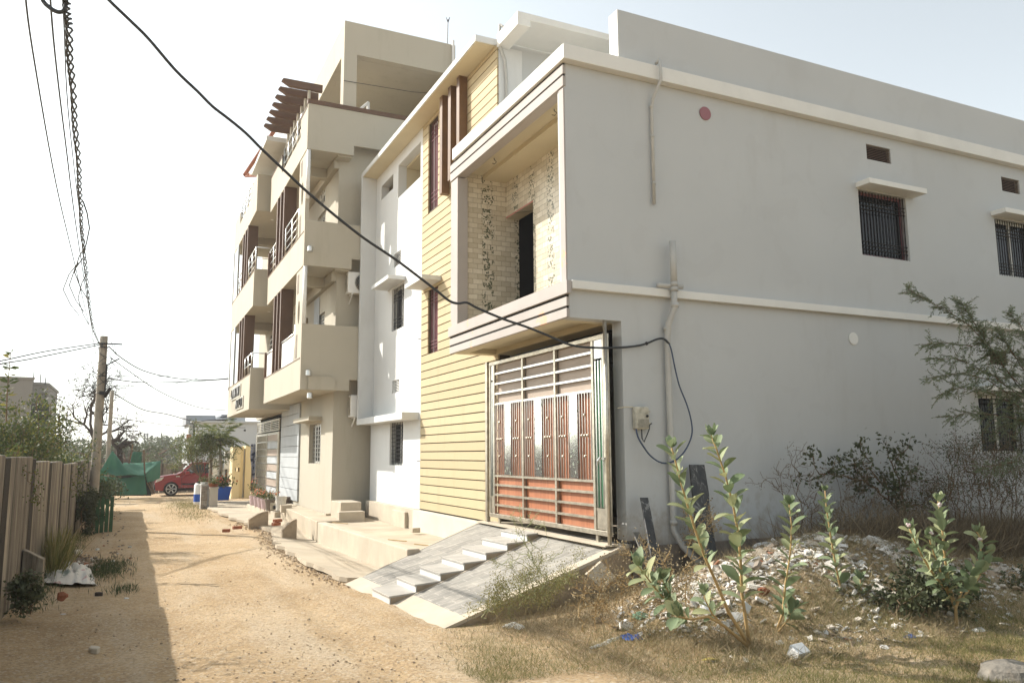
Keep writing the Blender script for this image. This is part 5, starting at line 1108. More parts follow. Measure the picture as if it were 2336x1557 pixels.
# small fan palms and bush
def palm(u, v0, v1, Y, label, nf=13, fl=1.15, tr=.07):
    a, b = at(u, v0, Y=Y), at(u+1, v1, Y=Y); t = thing('palm_tree', label, 'palm', (a.x, Y, a.z), 0, 'small palms in front of the compound wall')
    MB().tube([a, a.lerp(b,.5)+Vector((.03,0,0)), b], tr, 8, tr*.7).build('trunk', M['pole'], t, smooth=True)
    P, D, Z_ = [], [], []; mb = MB()
    for k in range(nf):
        az = 2*PI*k/nf+random.uniform(-.2,.2); el = random.uniform(.25,1.25); d = Vector((math.cos(az)*math.cos(el), math.sin(az)*math.cos(el), math.sin(el))); q = b.copy(); pts = [q.copy()]; L = fl*random.uniform(.8,1.15)
        for s_ in range(9):
            d = (d+Vector((0,0,-.14))).normalized(); q = q+d*(L/9); pts.append(q.copy())
            sd = d.cross(Vector((0,0,1))).normalized()
            for j in range(3):
                for sg in (-1,1):
                    P.append(tuple(pts[-2].lerp(q, j/3))); D.append(tuple(sd*sg*.9+d*.7+Vector((0,0,-.35)))); Z_.append(.36*math.sin(PI*min(1,(s_+1.5)/11))+.08)
        mb.tube(pts, .014, 4, .004)
    mb.build('frond_stalk', M['stem_green'], t); leaf_mesh('frond', P, D, Z_, LM['palm'], t, wid=.11, jit=.12); return t
palm(479,1100,1018,37.5,'left palm, smaller and leaning behind the feathery bush'); palm(501,1120,1005,37.0,'right palm, taller with a fuller crown above the blue planter', 16, 1.3)
# ================================================================== TREES AND SHRUBS
def tree(name, label, base, h, levels, lean, leafm, per, lsize, spread, group=None, r=.07, kids=(2,3), cat='tree', nstem=1, wid=.45, wood=None, Lf=.42, sp=.55, up=.08, droop=0, shrink=.7):
    t = thing(name, label, cat, base, 0, group); mb = MB(); tips = []
    for k in range(nstem):
        d = Vector(lean)+Vector((random.gauss(0,.28) if nstem > 1 else 0, random.gauss(0,.28) if nstem > 1 else 0, 1))
        grow(mb, tips, Vector(base)+Vector((random.gauss(0,.06)*(nstem > 1), random.gauss(0,.06)*(nstem > 1), -.15)), d, h*Lf, r, levels, sp, kids, up, shrink)
    mb.build('trunk', wood or M['stem_brown'], t)
    if leafm:
        P, D, Z_ = leaves_from(tips, per, lsize, spread, wid, droop); leaf_mesh('crown', P, D, Z_, leafm, t, wid=wid)
    return t
random.seed(21)
TG = 'small-leaved trees behind the left boundary wall'
for (x, y, h, dn, lab) in ((-2.75,20.5,4.3,13,'bushy small-leaved tree rising highest behind the left wall at the picture edge'),(-2.95,24.5,3.8,13,'second small-leaved tree from the picture edge behind the left wall'),(-3.1,29,3.1,12,'lower small-leaved tree behind the left wall, arching towards the pole'),(-3.1,35,2.5,12,'low bush of small leaves beyond the wall just left of the pole'),(-3.1,42,2.5,11,'low bush of small leaves beyond the wall right behind the pole')):
    tree('small_tree', lab, (x,y,-.3), h, 4, (.10,-.04,0), LM['fence_tree'], dn, (.065+.002*(y-17)), .11+.003*(y-17), TG, .04, nstem=6, up=.10, sp=.48, Lf=.33)
sp_ = thing('tree_sprig', 'upright leafy shoot standing above the tree at the left edge', 'shoot', at(20,900,Y=17), 0); mb = MB(); pts_ = [at(14,960,Y=17), at(16,900,Y=17), at(20,850,Y=17), at(25,800,Y=17)]; mb.tube(pts_, .014, 5, .005); mb.build('stem', M['stem_brown'], sp_)
P_, D_, S_ = [], [], []
for k in range(60):
    f = random.random(); c_ = pts_[0].lerp(pts_[3], f); P_.append(tuple(c_+rv(.01))); D_.append((random.gauss(0,.8),random.gauss(0,.8),.25)); S_.append(random.uniform(.12,.2))
leaf_mesh('foliage', P_, D_, S_, LM['fence_tree'], sp_, wid=.32, jit=.1)
tree('small_tree', 'off-picture tree left of the lane whose branches shade the foreground sand', (-4.0,11.2,-.1), 4.4, 4, (.08,-.1,0), LM['fence_tree'], 5, .08, .12, TG, .07, nstem=2, up=.03, sp=.6)
tree('small_tree', 'off-picture tree farther left behind the wall', (-4.4,7.0,-.1), 4.2, 4, (.2,.1,0), LM['fence_tree'], 6, .08, .12, TG, .07, nstem=2, up=.03, sp=.7)
# upright sprigs of the edge tree
# bare tree and gnarled dead stump
random.seed(5)
q = at(214,1050,Y=46); bt = thing('bare_tree', 'leafless spreading tree behind the utility pole', 'tree', (q.x,46,-.3)); mb = MB(); tp = []
k0 = at(214,1000,Y=46); mb.tube([(q.x+.1,46,-.5), at(215,1020,Y=46), k0], .16, 7, .11)
for (u, v) in ((192,968),(225,965),(243,985),(208,930)):
    e = at(u, v, Y=46+random.uniform(-.6,.6)); mb.tube([k0, k0.lerp(e,.5)+rv(.06), e], .075, 6, .055)
    for _ in range(4): grow(mb, tp, e, (e-k0)+rv(.5), 1.25, .05, 4, .6, (2,3), .03, .68, 4, .22, .010, 5)
mb.build('trunk', M['bark'], bt)
q = at(275,1062,Y=43); ds = thing('dead_tree', 'black gnarled dead tree with stubby twisting limbs behind the green netting', 'tree', (q.x,43,-.3)); mb = MB()
def limb(pts, r0, r1, Y=43): mb.tube([at(u, v, Y=Y+.15*i) for i, (u, v) in enumerate(pts)], r0, 7, r1)
limb([(275,1085),(273,1055),(272,1030),(268,1018)], .17, .15); limb([(270,1022),(258,1012),(254,1005)], .10, .05); limb([(270,1020),(280,1018),(292,1012),(300,1008),(308,1006),(316,1011)], .11, .03); limb([(292,1012),(298,1016),(299,1020)], .06, .03)
limb([(268,1020),(275,1015),(282,1008),(290,1000)], .10, .05); limb([(282,1008),(292,1007),(298,1008)], .05, .03); limb([(256,1006),(266,1003),(272,995),(278,989),(283,984)], .12, .05); limb([(272,1005),(277,1002),(280,997)], .08, .04); limb([(277,989),(274,985)], .05, .02); limb([(272,1040),(278,1035)], .06, .02); limb([(270,1048),(263,1042)], .05, .02)
for _ in range(12):
    e = at(282+random.uniform(-2,4),984+random.uniform(-2,3),Y=43.4); mb.tube([e, e+Vector((random.gauss(0,.1),0,.2)), e+Vector((random.gauss(0,.25),random.gauss(0,.1),.5))], .008, 3)
mb.build('trunk', M['bark'], ds)
# distant trees, each with trunk and crown
random.seed(9)
FG = 'hazy trees beyond the end of the lane'
far = [(150,992,120,6.5,'hazy dome-shaped tree left of the pole beyond the hedge'),(185,1005,88,5,'small pale tree just left of the pole foot'),(235,1000,84,5,'pale tree right behind the pole'),(290,1005,80,5.4,'pale tree behind the dead gnarled tree'),(335,1003,86,5.6,'pale bushy tree above the green netting'),(375,990,135,8,'tall hazy tree left of the tallest far crown'),(400,985,140,9,'tallest hazy far tree, its round crown against the sky'),(428,995,150,8,'hazy far tree touching the distant grey house'),(345,996,165,8,'faintest hazy tree far behind the netting'),(260,998,160,8,'faint hazy tree far behind the thin pole'),(205,1010,140,6,'faint far tree low behind the hedge')]
for (u, v, Y, rad, lab) in far:
    top = at(u, v, Y=Y); t = thing('distant_tree', lab, 'tree', (top.x, Y, -.4), 0, FG); hh = top.z+.4; mb = MB(); tips = []
    mb.tube([(top.x,Y,-.6),(top.x+.2,Y,hh*.45)], .05*hh/2, 6, .03*hh/2); rw_ = rad*.62
    P, D, Z_ = [], [], []
    cl_ = [(Vector((top.x,Y,hh*.55))+Vector((random.gauss(0,rw_*.5), random.gauss(0,rw_*.4), random.uniform(-.42,.32)*hh))) for _ in range(34)]
    for c_ in cl_:
        mb.tube([(top.x+.1,Y,hh*.35), Vector((top.x,Y,hh*.4)).lerp(c_,.6), c_], .05, 4, .02); rr = hh*.13
        for _ in range(70): n_ = rv(1).normalized()*rr*random.uniform(.5,1.05); P.append(tuple(c_+n_-Vector((0,0,.45)))); D.append(tuple(n_)); Z_.append(.085*hh*random.uniform(.5,1.1))
    mb.build('trunk', M['stem_brown'], t); leaf_mesh('crown', P, D, Z_, LM['far'], t, wid=.6)
random.seed(14)
q = at(457,1150,Y=37); fb = thing('feathery_bush', 'feathery yellow-green bush on a thin bare trunk before the red car', 'bush', (q.x,37,-.3)); mb = MB(); tips = []; k0 = at(456,1085,Y=37); mb.tube([(q.x,37,-.5), at(457,1118,Y=37), k0], .035, 6)
for k in range(9): grow(mb, tips, k0, Vector((random.gauss(-.2,.8), random.gauss(0,.5), .6)), .85, .02, 3, .5, (2,3), .05, .7, 4, .15, .005, 4)
mb.build('trunk', M['stem_brown'], fb); P_, D_, S_ = leaves_from(tips, 5, .14, .10); kp = [i for i, c in enumerate(P_) if c[2] > k0.z+.30]; P_, D_, S_ = [P_[i] for i in kp], [D_[i] for i in kp], [S_[i] for i in kp]; leaf_mesh('crown', P_, D_, S_, LM['palm'], fb, wid=.22)
# transmission pylons
pg = thing('pylon', 'faint twin-legged power pylon far beyond the trees', 'pylon', at(332,1030,Y=230)); mb = MB()
for u in (330,336): a, b = at(u,1040,Y=230), at(u,987,Y=230); mb.tube([a,b], .16, 4)
for v in (989,993,1000,1010): mb.tube([at(327 if v < 995 else 330,v,Y=230), at(341 if v < 995 else 336,v,Y=230)], .12, 4)
mb.build('lattice', M['wire'], pg)
# ================================================================== MILKWEED PLANTS
def big_leaf(mb, p, d, n, L, W, curl=.12):
    """broad rounded leaf with a folded midrib; each leaf one island"""
    d = Vector(d).normalized(); s_ = d.cross(Vector(n)).normalized(); nn = s_.cross(d).normalized(); i0 = len(mb.v); prof = [(0,.06),(.12,.42),(.32,.82),(.55,1.0),(.76,.88),(.92,.5),(1.0,.04)]
    for (t, w_) in prof:
        c = p+d*(L*t)+nn*(-curl*L*t*t); hw = W*.5*w_
        mb.v += [tuple(c-s_*hw+nn*hw*.42), tuple(c), tuple(c+s_*hw+nn*hw*.42)]
    for k in range(len(prof)-1):
        a = i0+3*k; mb.f += [(a,a+1,a+4,a+3),(a+1,a+2,a+5,a+4)]
def stalk_leaves(mb, pts, start, gap, L0, L1, flat=.15, skip=0):
    """opposite leaf pairs, each pair turned a right angle from the last"""
    acc = 0; tot = sum((pts[i+1]-pts[i]).length for i in range(len(pts)-1)); s = start*tot; a = random.uniform(0, PI); n = 0
    while s < tot:
        rem = s; 
        for i in range(len(pts)-1):
            l = (pts[i+1]-pts[i]).length
            if rem <= l: q = pts[i].lerp(pts[i+1], rem/l); ax = (pts[i+1]-pts[i]).normalized(); break
            rem -= l
        else: break
        f = s/tot; L = 1.22*(L0+(L1-L0)*f)*random.uniform(.75,1.2)
        u = ax.cross(Vector((math.cos(a), math.sin(a), .2))).normalized()
        for sg in (-1, 1):
            if random.random() < skip: continue
            up = .45+.65*f+random.gauss(0,.22); d = (u*sg+ax*up+rv(.12)).normalized(); big_leaf(mb, q+u*sg*.01, d, ax*1.0+rv(.25)-d*.2, L, L*random.uniform(.48,.60), random.uniform(.0,.3))
        a += PI/2+random.gauss(0,.2); s += .62*gap*random.uniform(.75,1.3); n += 1
    e = pts[-1]
    for k in range(5):
        d = (Vector((math.cos(k*1.26), math.sin(k*1.26), 1.5+.3*k))).normalized(); big_leaf(mb, e, d, Vector((math.cos(k*1.26), math.sin(k*1.26), -.4)), L1*random.uniform(.6,1.05), L1*.5, .05)
def milkweed(label, stems, flowers=(), group='grey-green milkweed plants on the rubble'):
    base = stems[0][0][0]; t = thing('milkweed_plant', label, 'plant', base, 0, group); lm = MB()
    for (pts, r, start, gap, L0, L1) in stems:
        mb = MB(); mb.tube(pts, r, 7, r*.38); mb.build('stem', M['stem_tan'], t, smooth=True); stalk_leaves(lm, pts, start, gap, L0, L1)
    lm.build('foliage', LM['milkweed'], t, smooth=True, weld=False)
    for c in flowers:
        f = MB()
        for _ in range(16): f.ball(c+rv(.006), .014, 5)
        f.build('flower', LM['palepink'], t)
    return t
random.seed(33)
def PP(l, Y, dy=0): return [at(u, v, Y=Y+dy*i) for i, (u, v) in enumerate(l)]
b0 = (1712,1478)
milkweed('tallest milkweed, several bare tan stems fanning from one foot in the middle of the heap', [
  (PP([b0,(1690,1440),(1662,1395),(1635,1330),(1608,1270),(1585,1205),(1562,1130),(1543,1060),(1532,1020)],6.0), .019, .44, .105, .155, .13),
  (PP([b0,(1702,1420),(1692,1350),(1690,1290),(1685,1220),(1672,1150),(1655,1085),(1635,1025),(1622,992)],6.0,.01), .018, .22, .105, .20, .125),
  (PP([b0,(1650,1425),(1615,1405),(1575,1412),(1545,1405)],5.95,-.03), .017, .86, .08, .13, .12),
  (PP([(1650,1425),(1625,1400),(1610,1370),(1605,1350)],5.95,.0), .010, .35, .09, .13, .11)], ())
milkweed('slender milkweed with widely spaced round leaves right of the tallest one', [(PP([(1765,1455),(1785,1400),(1792,1330),(1803,1260),(1806,1200),(1800,1150)],6.15), .014, .18, .13, .16, .14), (PP([(1775,1440),(1800,1410),(1812,1385)],6.1), .010, .4, .08, .15, .13)])
milkweed('low milkweed sprawling from the ramp side, leaves in a fan', [(PP([(1560,1405),(1520,1370),(1490,1335),(1468,1305),(1455,1290)],6.6), .012, .2, .10, .16, .15), (PP([(1545,1392),(1525,1350),(1510,1320)],6.6), .010, .5, .09, .15, .13)])
milkweed('narrow upright milkweed before the dark leafy shrub', [(PP([(1930,1430),(1925,1380),(1915,1330),(1903,1270),(1893,1210),(1885,1155),(1882,1118)],6.5), .015, .22, .10, .15, .095), (PP([(1945,1425),(1960,1380),(1965,1345),(1962,1320)],6.4), .012, .3, .10, .15, .12)])
fl = [at(2072,1197,Y=5.66), at(2123,1215,Y=5.6), at(2143,1150,Y=5.66), at(2235,1230,Y=5.66)]
milkweed('bushy flowering milkweed with pink buds at the right of the heap', [
  (PP([(2182,1440),(2180,1385),(2160,1345),(2130,1310),(2105,1270),(2085,1230),(2075,1205)],5.62,.01), .018, .25, .085, .14, .12),
  (PP([(2182,1440),(2180,1385),(2165,1330),(2155,1270),(2150,1210),(2143,1160),(2140,1140)],5.62,.01), .017, .3, .075, .14, .11),
  (PP([(2182,1440),(2180,1385),(2195,1345),(2215,1315),(2235,1270),(2240,1230),(2228,1212)],5.62,.01), .016, .3, .09, .13, .11),
  (PP([(2170,1360),(2140,1290),(2125,1245),(2118,1222)],5.62), .012, .35, .08, .13, .1),
  (PP([(2190,1370),(2230,1320),(2250,1285),(2258,1262)],5.62), .012, .3, .09, .13, .1)], fl)
# ================================================================== OTHER PLANTS ON THE RUBBLE
random.seed(41)
def twig_shrub(name, label, stems, leafm, per, size, spread, lv=2, wood='stem_brown', L=.4, r=.008, cat='shrub', sp=.6, up=.05, wid=.5, droop=.2, group=None):
    t = thing(name, label, cat, stems[0][0], 0, group); mb = MB(); tips = []
    for pts in stems:
        pts = [pts[0]]+[p.lerp(q, k/4)+rv(.025) for p, q in zip(pts, pts[1:]) for k in (1,2,3,4)]
        mb.tube(pts, r*1.6, 5, r)
        for i in range(2, len(pts), 2): grow(mb, tips, pts[i], (pts[i]-pts[i-1]).normalized()+rv(.45), L, r, lv, sp, (2,3), up, .7, 4, .2, .0025, 4)
    mb.build('stem', M[wood], t)
    if leafm: P, D, Z_ = leaves_from(tips, per, size, spread, wid, droop); leaf_mesh('foliage', P, D, Z_, leafm, t, wid=wid)
    return t
twig_shrub('leafy_shrub', 'dark pointed-leaf shrub leaning left across the grey wall', [PP([(2062,1180),(2010,1120),(1960,1095),(1900,1080),(1860,1075)],8.5), PP([(2060,1180),(2020,1120),(1990,1060),(1975,1045)],8.5), PP([(2062,1180),(2055,1110),(2040,1060),(2035,1035)],8.5), PP([(2062,1190),(2060,1150),(2062,1120)],8.4)], LM['vine'], 3, .075, .05, 1, L=.28)
twig_shrub('dry_weed', 'thin leafless dry weed against the grey wall left of the dark shrub', [PP([(1830,1240),(1815,1180),(1790,1130),(1770,1090)],8.6), PP([(1835,1240),(1825,1160),(1820,1100),(1815,1075)],8.6), PP([(1840,1240),(1855,1180),(1860,1130)],8.6)], LM['dry_brown'], 1, .02, .03, 2, L=.28, r=.004, cat='weed')
twig_shrub('dry_weed', 'dense brown dry weed right below the dark leafy shrub', [PP([(1930+30*k,1230),(1925+30*k,1180),(1915+32*k,1135)],8.5) for k in range(8)], LM['dry_brown'], 2, .03, .05, 2, L=.3, r=.004, cat='weed')
twig_shrub('dry_weed', 'tallest tangle of brown and green dry weed under the ground-floor window', [PP([(2140+24*k,1230),(2135+25*k,1150),(2140+24*k,1095-10*(k%3))],8.3-.15*(k%3)) for k in range(11)], LM['dry_brown'], 3, .028, .08, 2, L=.40, r=.005, cat='weed')
twig_shrub('leafy_shrub', 'greyish twiggy shrub brushing the ground-floor window', [PP([(2180+22*k,1200),(2175+24*k,1130),(2180+22*k,1065)],8.0) for k in range(8)], LM['vine'], 4, .03, .08, 2, L=.4, r=.004)
twig_shrub('leafy_shrub', 'low green bush of lobed leaves in front of the rubble, right of centre', [PP([(2060+26*k,1450),(2050+28*k,1400),(2040+30*k,1365-12*(k%3))],5.9+.1*(k%2)) for k in range(6)], LM['vine'], 7, .05, .06, 1, L=.22, r=.005, wid=.7)
twig_shrub('leafy_shrub', 'small green bush at the right edge beside the log', [PP([(2310,1400),(2300,1370),(2310,1340)],6.3), PP([(2330,1400),(2330,1360),(2335,1335)],6.3)], LM['vine'], 8, .05, .06, 1, L=.2, r=.005, wid=.7)
twig_shrub('feathery_weed', 'yellow-green feathery weed growing over the lower ramp edge', [PP([(1110+27*k,1410-10*k),(1106+27*k,1392-10*k),(1104+28*k,1372-11*k)],8.12) for k in range(8)], LM['weed'], 7, .02, .045, 2, wood='stem_green', L=.13, r=.003, cat='weed')
twig_shrub('feathery_weed', 'tall thin weed rising before the ramp steps', [PP([(1235,1340),(1215,1280),(1195,1230),(1185,1210)],8.3), PP([(1240,1345),(1235,1280),(1245,1230)],8.3), PP([(1228,1340),(1190,1290),(1165,1265)],8.3)], LM['weed'], 2, .014, .03, 2, wood='stem_green', L=.16, r=.0028, cat='weed')
twig_shrub('dry_weed', 'rusty dry weed among the rubbish beside the blue bag', [PP([(1330+30*k,1440-6*k),(1325+30*k,1400-5*k),(1335+28*k,1365-8*k)],7.2-.05*k) for k in range(9)], LM['dry'], 2, .028, .06, 2, wood='stem_tan', L=.16, r=.003, cat='weed')
twig_shrub('dry_weed', 'curled rusty weed at the foot of the black granite slab', [PP([(1575,1275),(1590,1225),(1600,1190)],8.3), PP([(1560,1270),(1570,1230),(1590,1205)],8.3), PP([(1480,1290),(1470,1270),(1465,1262)],8.4)], LM['dry'], 3, .03, .05, 2, wood='stem_tan', L=.2, r=.004, cat='weed')
twig_shrub('hanging_twig', 'leafy twig drooping over the top of the left boundary wall', [PP([(30,1035),(55,1065),(75,1105),(84,1145)],12.0)], LM['fence_tree'], 2, .04, .04, 1, L=.08, r=.003, cat='twig')
# acacia reaching in from the right
random.seed(52)
ac = thing('acacia_tree', 'feathery acacia branches reaching in from the right across the grey wall', 'tree', (12.6,7.3,0)); mb = MB(); P, D, Z_ = [], [], []
mb.tube([(12.6,7.3,-.1),(12.5,7.25,.8),(12.2,7.2,1.6)], .07, 8, .05)
br = [[(2500,1090),(2400,960),(2330,890),(2270,810),(2215,745),(2165,710),(2110,680),(2072,660)],[(2480,1040),(2380,930),(2310,860),(2255,790),(2225,740),(2205,710),(2190,690)],[(2460,1010),(2360,880),(2300,790),(2280,760),(2220,790),(2150,780),(2115,785)],[(2450,1010),(2330,905),(2255,850),(2190,820),(2120,815)],[(2430,1010),(2320,910),(2240,860),(2180,850),(2120,862)],[(2440,1030),(2330,930),(2250,890),(2190,885),(2148,898)],[(2440,1050),(2340,960),(2270,945),(2210,942),(2160,950)],[(2440,1000),(2370,850),(2345,780),(2325,740),(2305,715)],[(2450,1080),(2370,1040),(2300,1055),(2240,1065)],[(2470,1010),(2390,880),(2350,830),(2300,800),(2250,810)],[(2450,1020),(2360,930),(2320,960),(2260,985)]]
for bi, l in enumerate(br):
    pts = [at(u, v, Y=7.2+.05*math.sin(bi*1.7+i)) for i, (u, v) in enumerate(l)]; Q = []
    for i in range(len(pts)-1):
        for j in range(6): Q.append(pts[i].lerp(pts[i+1], j/6)+rv(.006))
    Q.append(pts[-1]); mb.tube(Q, .009, 5, .002)
    for i in range(6, len(Q)):
        d = (Q[i]-Q[i-1]).normalized(); f = i/len(Q)
        for _ in range(3):
            sd = (d*.8+rv(.65)); sd.normalize(); L = random.uniform(.14,.34)*(1.15-.55*f); e = Q[i]+sd*L+Vector((0,0,-.02)); mb.tube([Q[i], Q[i].lerp(e,.5)+rv(.008), e], .0022, 3, cap=False)
            nl = int(L/.016)
            for k in range(nl):
                c_ = Q[i].lerp(e, (k+1)/nl); s2 = sd.cross(Vector((random.gauss(0,.3),random.gauss(0,.3),1))).normalized()
                for sg in (-1,1): P.append(tuple(c_)); D.append(tuple(s2*sg+sd*.8+Vector((0,0,-.2)))); Z_.append(random.uniform(.03,.055))
mb.build('branch', M['stem_brown'], ac); leaf_mesh('foliage', P, D, Z_, LM['acacia'], ac, wid=.28, jit=.25)
random.seed(60)
for i, (x, y, h, lab) in enumerate(((14.5,3.0,6.5,'added unseen tree right of the rubble plot, cutting sky light'),(17.5,5.5,7.0,'added unseen tree at the far right, dimming the grey wall'),(12.5,-3.5,7.5,'added unseen tree behind the viewer on the right, shading the plot'))):
    tree('added_shade_tree', lab, (x,y,0), h, 5, (0,0,0), LM['dark_shrub'], 14, .17, .28, 'added unseen trees shading the open plot', .12, nstem=1, Lf=.36, sp=.6, shrink=.74)  # out-of-view trees added to dim the lower wall and the plot
# left verge plants
random.seed(71)
twig_shrub('creeper_bush', 'dark creeper bush swallowing the foot of the utility pole', [PP([(188+7*k,1215-3*k),(186+7*k,1180),(192+6*k,1150-6*(k%3))],24.0+.3*k) for k in range(5)], LM['vine'], 6, .07, .06, 2, L=.15, r=.008, wid=.65)
twig_shrub('verge_bush', 'small dull green bush at the lower left against the boundary wall', [PP([(45+8*k,1400),(38+10*k,1370),(30+12*k,1340-8*(k%2))],10.9) for k in range(4)], LM['vine'], 5, .05, .05, 1, L=.10, r=.005, wid=.7)
twig_shrub('verge_bush', 'ragged green weeds along the wall foot between the pole and the netting', [PP([(232+7*k,1175-6*k),(232+7*k,1140-3*k)],27+2*k) for k in range(5)], LM['dark_shrub'], 6, .09, .12, 2, L=.35, r=.006, wid=.6)
gp, gd_, gs = [], [], []
for _ in range(420):
    u = random.gauss(122,12); q = at(u, 1290+random.gauss(0,6), Y=15.2+random.gauss(0,.35)); gp.append((min(q.x,-.72+random.uniform(-.3,.2)), q.y, gz(15)-.02)); gd_.append((random.gauss(.12,.22),random.gauss(0,.2),1)); gs.append(random.uniform(.4,1.0))
gt_ = leaf_mesh('grass_tuft', gp, gd_, gs, LM['grass'], wid=.018, jit=.06); tag(gt_, 'tall clump of straw-green grass against the boundary wall', 'grass')
tg = thing('tree_guard', 'faded green wooden guard slats around the pole foot', 'tree guard', (-.62,24.6,-.3)); gpt = plain('faded green slats', (.05,.10,.05), .9, .3, 4, 40, .3)
for k in range(4): MB().box(-.80+.11*k, -.71+.11*k, 24.5+.12*k, 24.54+.12*k, -.5, .62+.05*(k%2)).build('slat', gpt, tg)
# ================================================================== LEANING SLABS, RUBBLE, LITTER
def G(u, v):                                     # a point of the picture dropped on the ground
    z = 0
    for _ in range(12): p = at(u, v, Z=z); z = lane(p.x, p.y)
    return Vector((p.x, p.y, lane(p.x, p.y)))
def lean_slab(name, mat, u0, u1, v0, b0_, b1_, vb, ytop, ybot, th, label, cat='slab', group='offcuts leaning on the grey wall', rough=0):
    A, B, C_, D_ = at(u0,v0,Y=ytop), at(u1,v0,Y=ytop), at(b1_,vb,Y=ybot), at(b0_,vb,Y=ybot); n = 9; L = [A.lerp(D_, i/n)+Vector((0,0,0)) for i in range(n+1)]; R_ = [B.lerp(C_, i/n)+Vector((random.uniform(-rough,rough),0,0)) for i in range(n+1)]
    o = MB().poly([tuple(p) for p in L]+[tuple(p) for p in reversed(R_)], (0,th,0)).build(name, mat, bevel=.004); return tag(o, label, cat, group)
random.seed(80)
lean_slab('granite_slab', M['granite'], 1574, 1608, 1059, 1594, 1634, 1262, 8.84, 8.45, .03, 'broad black veined granite slab leaning on the grey wall beside the drain pipe', rough=.012)
lean_slab('granite_strip', M['granite'], 1462, 1479, 1134, 1492, 1511, 1302, 8.82, 8.25, .028, 'narrow black granite strip leaning on the grey wall, taller of the two strips')
lean_slab('stone_strip', plain('grey stone strip', (.16,.15,.13), .85, .2, 8, 50, .4), 1445, 1459, 1213, 1480, 1496, 1300, 8.80, 8.3, .03, 'short grey stone strip leaning left of the black granite strip')
o = MB().poly([at(1337,1310,Y=8.0), at(1372,1280,Y=8.1), at(1408,1318,Y=8.05), at(1375,1342,Y=7.95)], (.02,.07,.0)).build('paving_slab', M['concrete_floor'], bevel=.006); tag(o, 'pale square paving slab tilted against the ramp side wall', 'slab')
for (u, v) in ((1349,1300),(1361,1290)): pass
rs = islandmat('broken plaster and tile', [(0,(.66,.62,.55)),(.22,(.74,.72,.68)),(.42,(.48,.40,.30)),(.52,(.60,.54,.46)),(.68,(.34,.26,.18)),(.77,(.34,.15,.085)),(.79,(.66,.64,.60)),(.92,(.24,.20,.16))])
mb = MB(); n = 0
def chip(x, y, s, flat=.3, lift=.0):
    z = lane(x, y)+s*.12+lift; e = Matrix.Rotation(random.uniform(0,6.28),3,'Z') @ Matrix.Rotation(random.gauss(0,.45),3,'X') @ Matrix.Rotation(random.gauss(0,.45),3,'Y'); k = random.choice((4,5,5,6)); a0 = random.uniform(0,6)
    pts = [Vector((x,y,z))+e @ Vector((s*random.uniform(.6,1.1)*math.cos(a0+2*PI*i/k), s*random.uniform(.45,.9)*math.sin(a0+2*PI*i/k), 0)) for i in range(k)]; mb.poly([tuple(p) for p in pts], tuple(e @ Vector((0,0,s*flat*random.uniform(.5,1.3)))))
cnt = 0
while cnt < 9500:
    x, y = random.uniform(4.6,13.5), random.uniform(5.4,8.85)
    d = math.exp(-((x-7.6)/1.6)**2-((y-7.3)/.9)**2)+.5*math.exp(-((x-6.2)/1.0)**2-((y-7.0)/.8)**2)+.16*math.exp(-((x-9.5)/2.5)**2-((y-6.8)/.7)**2)
    if random.random() > d+.018: continue
    if vnoise(x*1.5+3, y*2.1) < .34 and random.random() < .85: continue
    chip(x, y, min(.12, .009+random.expovariate(1/.0155))); cnt += 1
o = mb.build('rubble', rs, weld=False); tag(o, 'broken plaster, tile and stone chips strewn over the heap', kind='stuff')
# bigger pieces one could pick out
def piece(u, v, Y, s, th, mat, name, label, cat, rz=0, tilt=.2, k=5, group=None, asp=.7):
    p = at(u, v, Y=Y); e = Matrix.Rotation(rz,3,'Z') @ Matrix.Rotation(tilt,3,'X'); pts = [Vector(p)+e @ Vector((s*(1+.25*math.sin(i*2.3))*math.cos(2*PI*i/k), s*asp*(1+.2*math.cos(i*1.7))*math.sin(2*PI*i/k), 0)) for i in range(k)]
    if cat in ('stone','brick'): o = MB().rock(Vector(p)+Vector((0,0,th*.35)), s, s*asp, max(th,.04)*.8, .2).build(name, mat)
    else: o = MB().poly([tuple(q) for q in pts], tuple(e @ Vector((0,0,th)))).build(name, mat, bevel=.006)
    return tag(o, label, cat, group)
RG = 'larger broken pieces on the rubble heap'
piece(1745,1246,8.1,.24,.03,M['white_wall'],'tile_sheet','big pale broken sheet lying flat at the top of the heap by the wall','broken tile',.2,.25,6,RG,.45)
piece(1880,1325,7.2,.24,.03,M['white_and_sunlit'],'tile_sheet','large white broken sheet tilted in the middle of the heap','broken tile',.5,.5,6,RG,.7)
piece(1700,1385,6.6,.07,.03,M['white_and_sunlit'],'broken_tile','small upright white tile piece left of the red rock','broken tile',.1,1.2,4,RG,.9)
piece(1740,1352,6.8,.085,.06,M['red_brick'],'broken_brick','rough red-brown brick lump in the middle of the heap','brick',.6,.5,6,RG,.8)
piece(1985,1345,6.8,.08,.05,M['red_brick'],'broken_brick','small red-brown brick lump right of the white sheet','brick',.2,.4,6,RG,.8)
piece(1900,1222,8.4,.13,.10,M['red_brick'],'broken_brick','dusky red brick at the wall foot behind the narrow milkweed','brick',.1,.2,5,RG,.6); piece(1935,1226,8.4,.17,.10,M['red_brick'],'broken_brick','larger dusky red brick at the wall foot, right one of the pair','brick',-.1,.2,6,RG,.6)
piece(1875,1375,6.5,.11,.07,M['grey_base'],'stone_lump','dark grey stone lump below the white sheet','stone',.3,.6,6,RG,.7); piece(2010,1390,6.5,.15,.10,M['concrete'],'stone_lump','brown-grey stone lump behind the low green bush','stone',.3,.4,6,RG,.7)
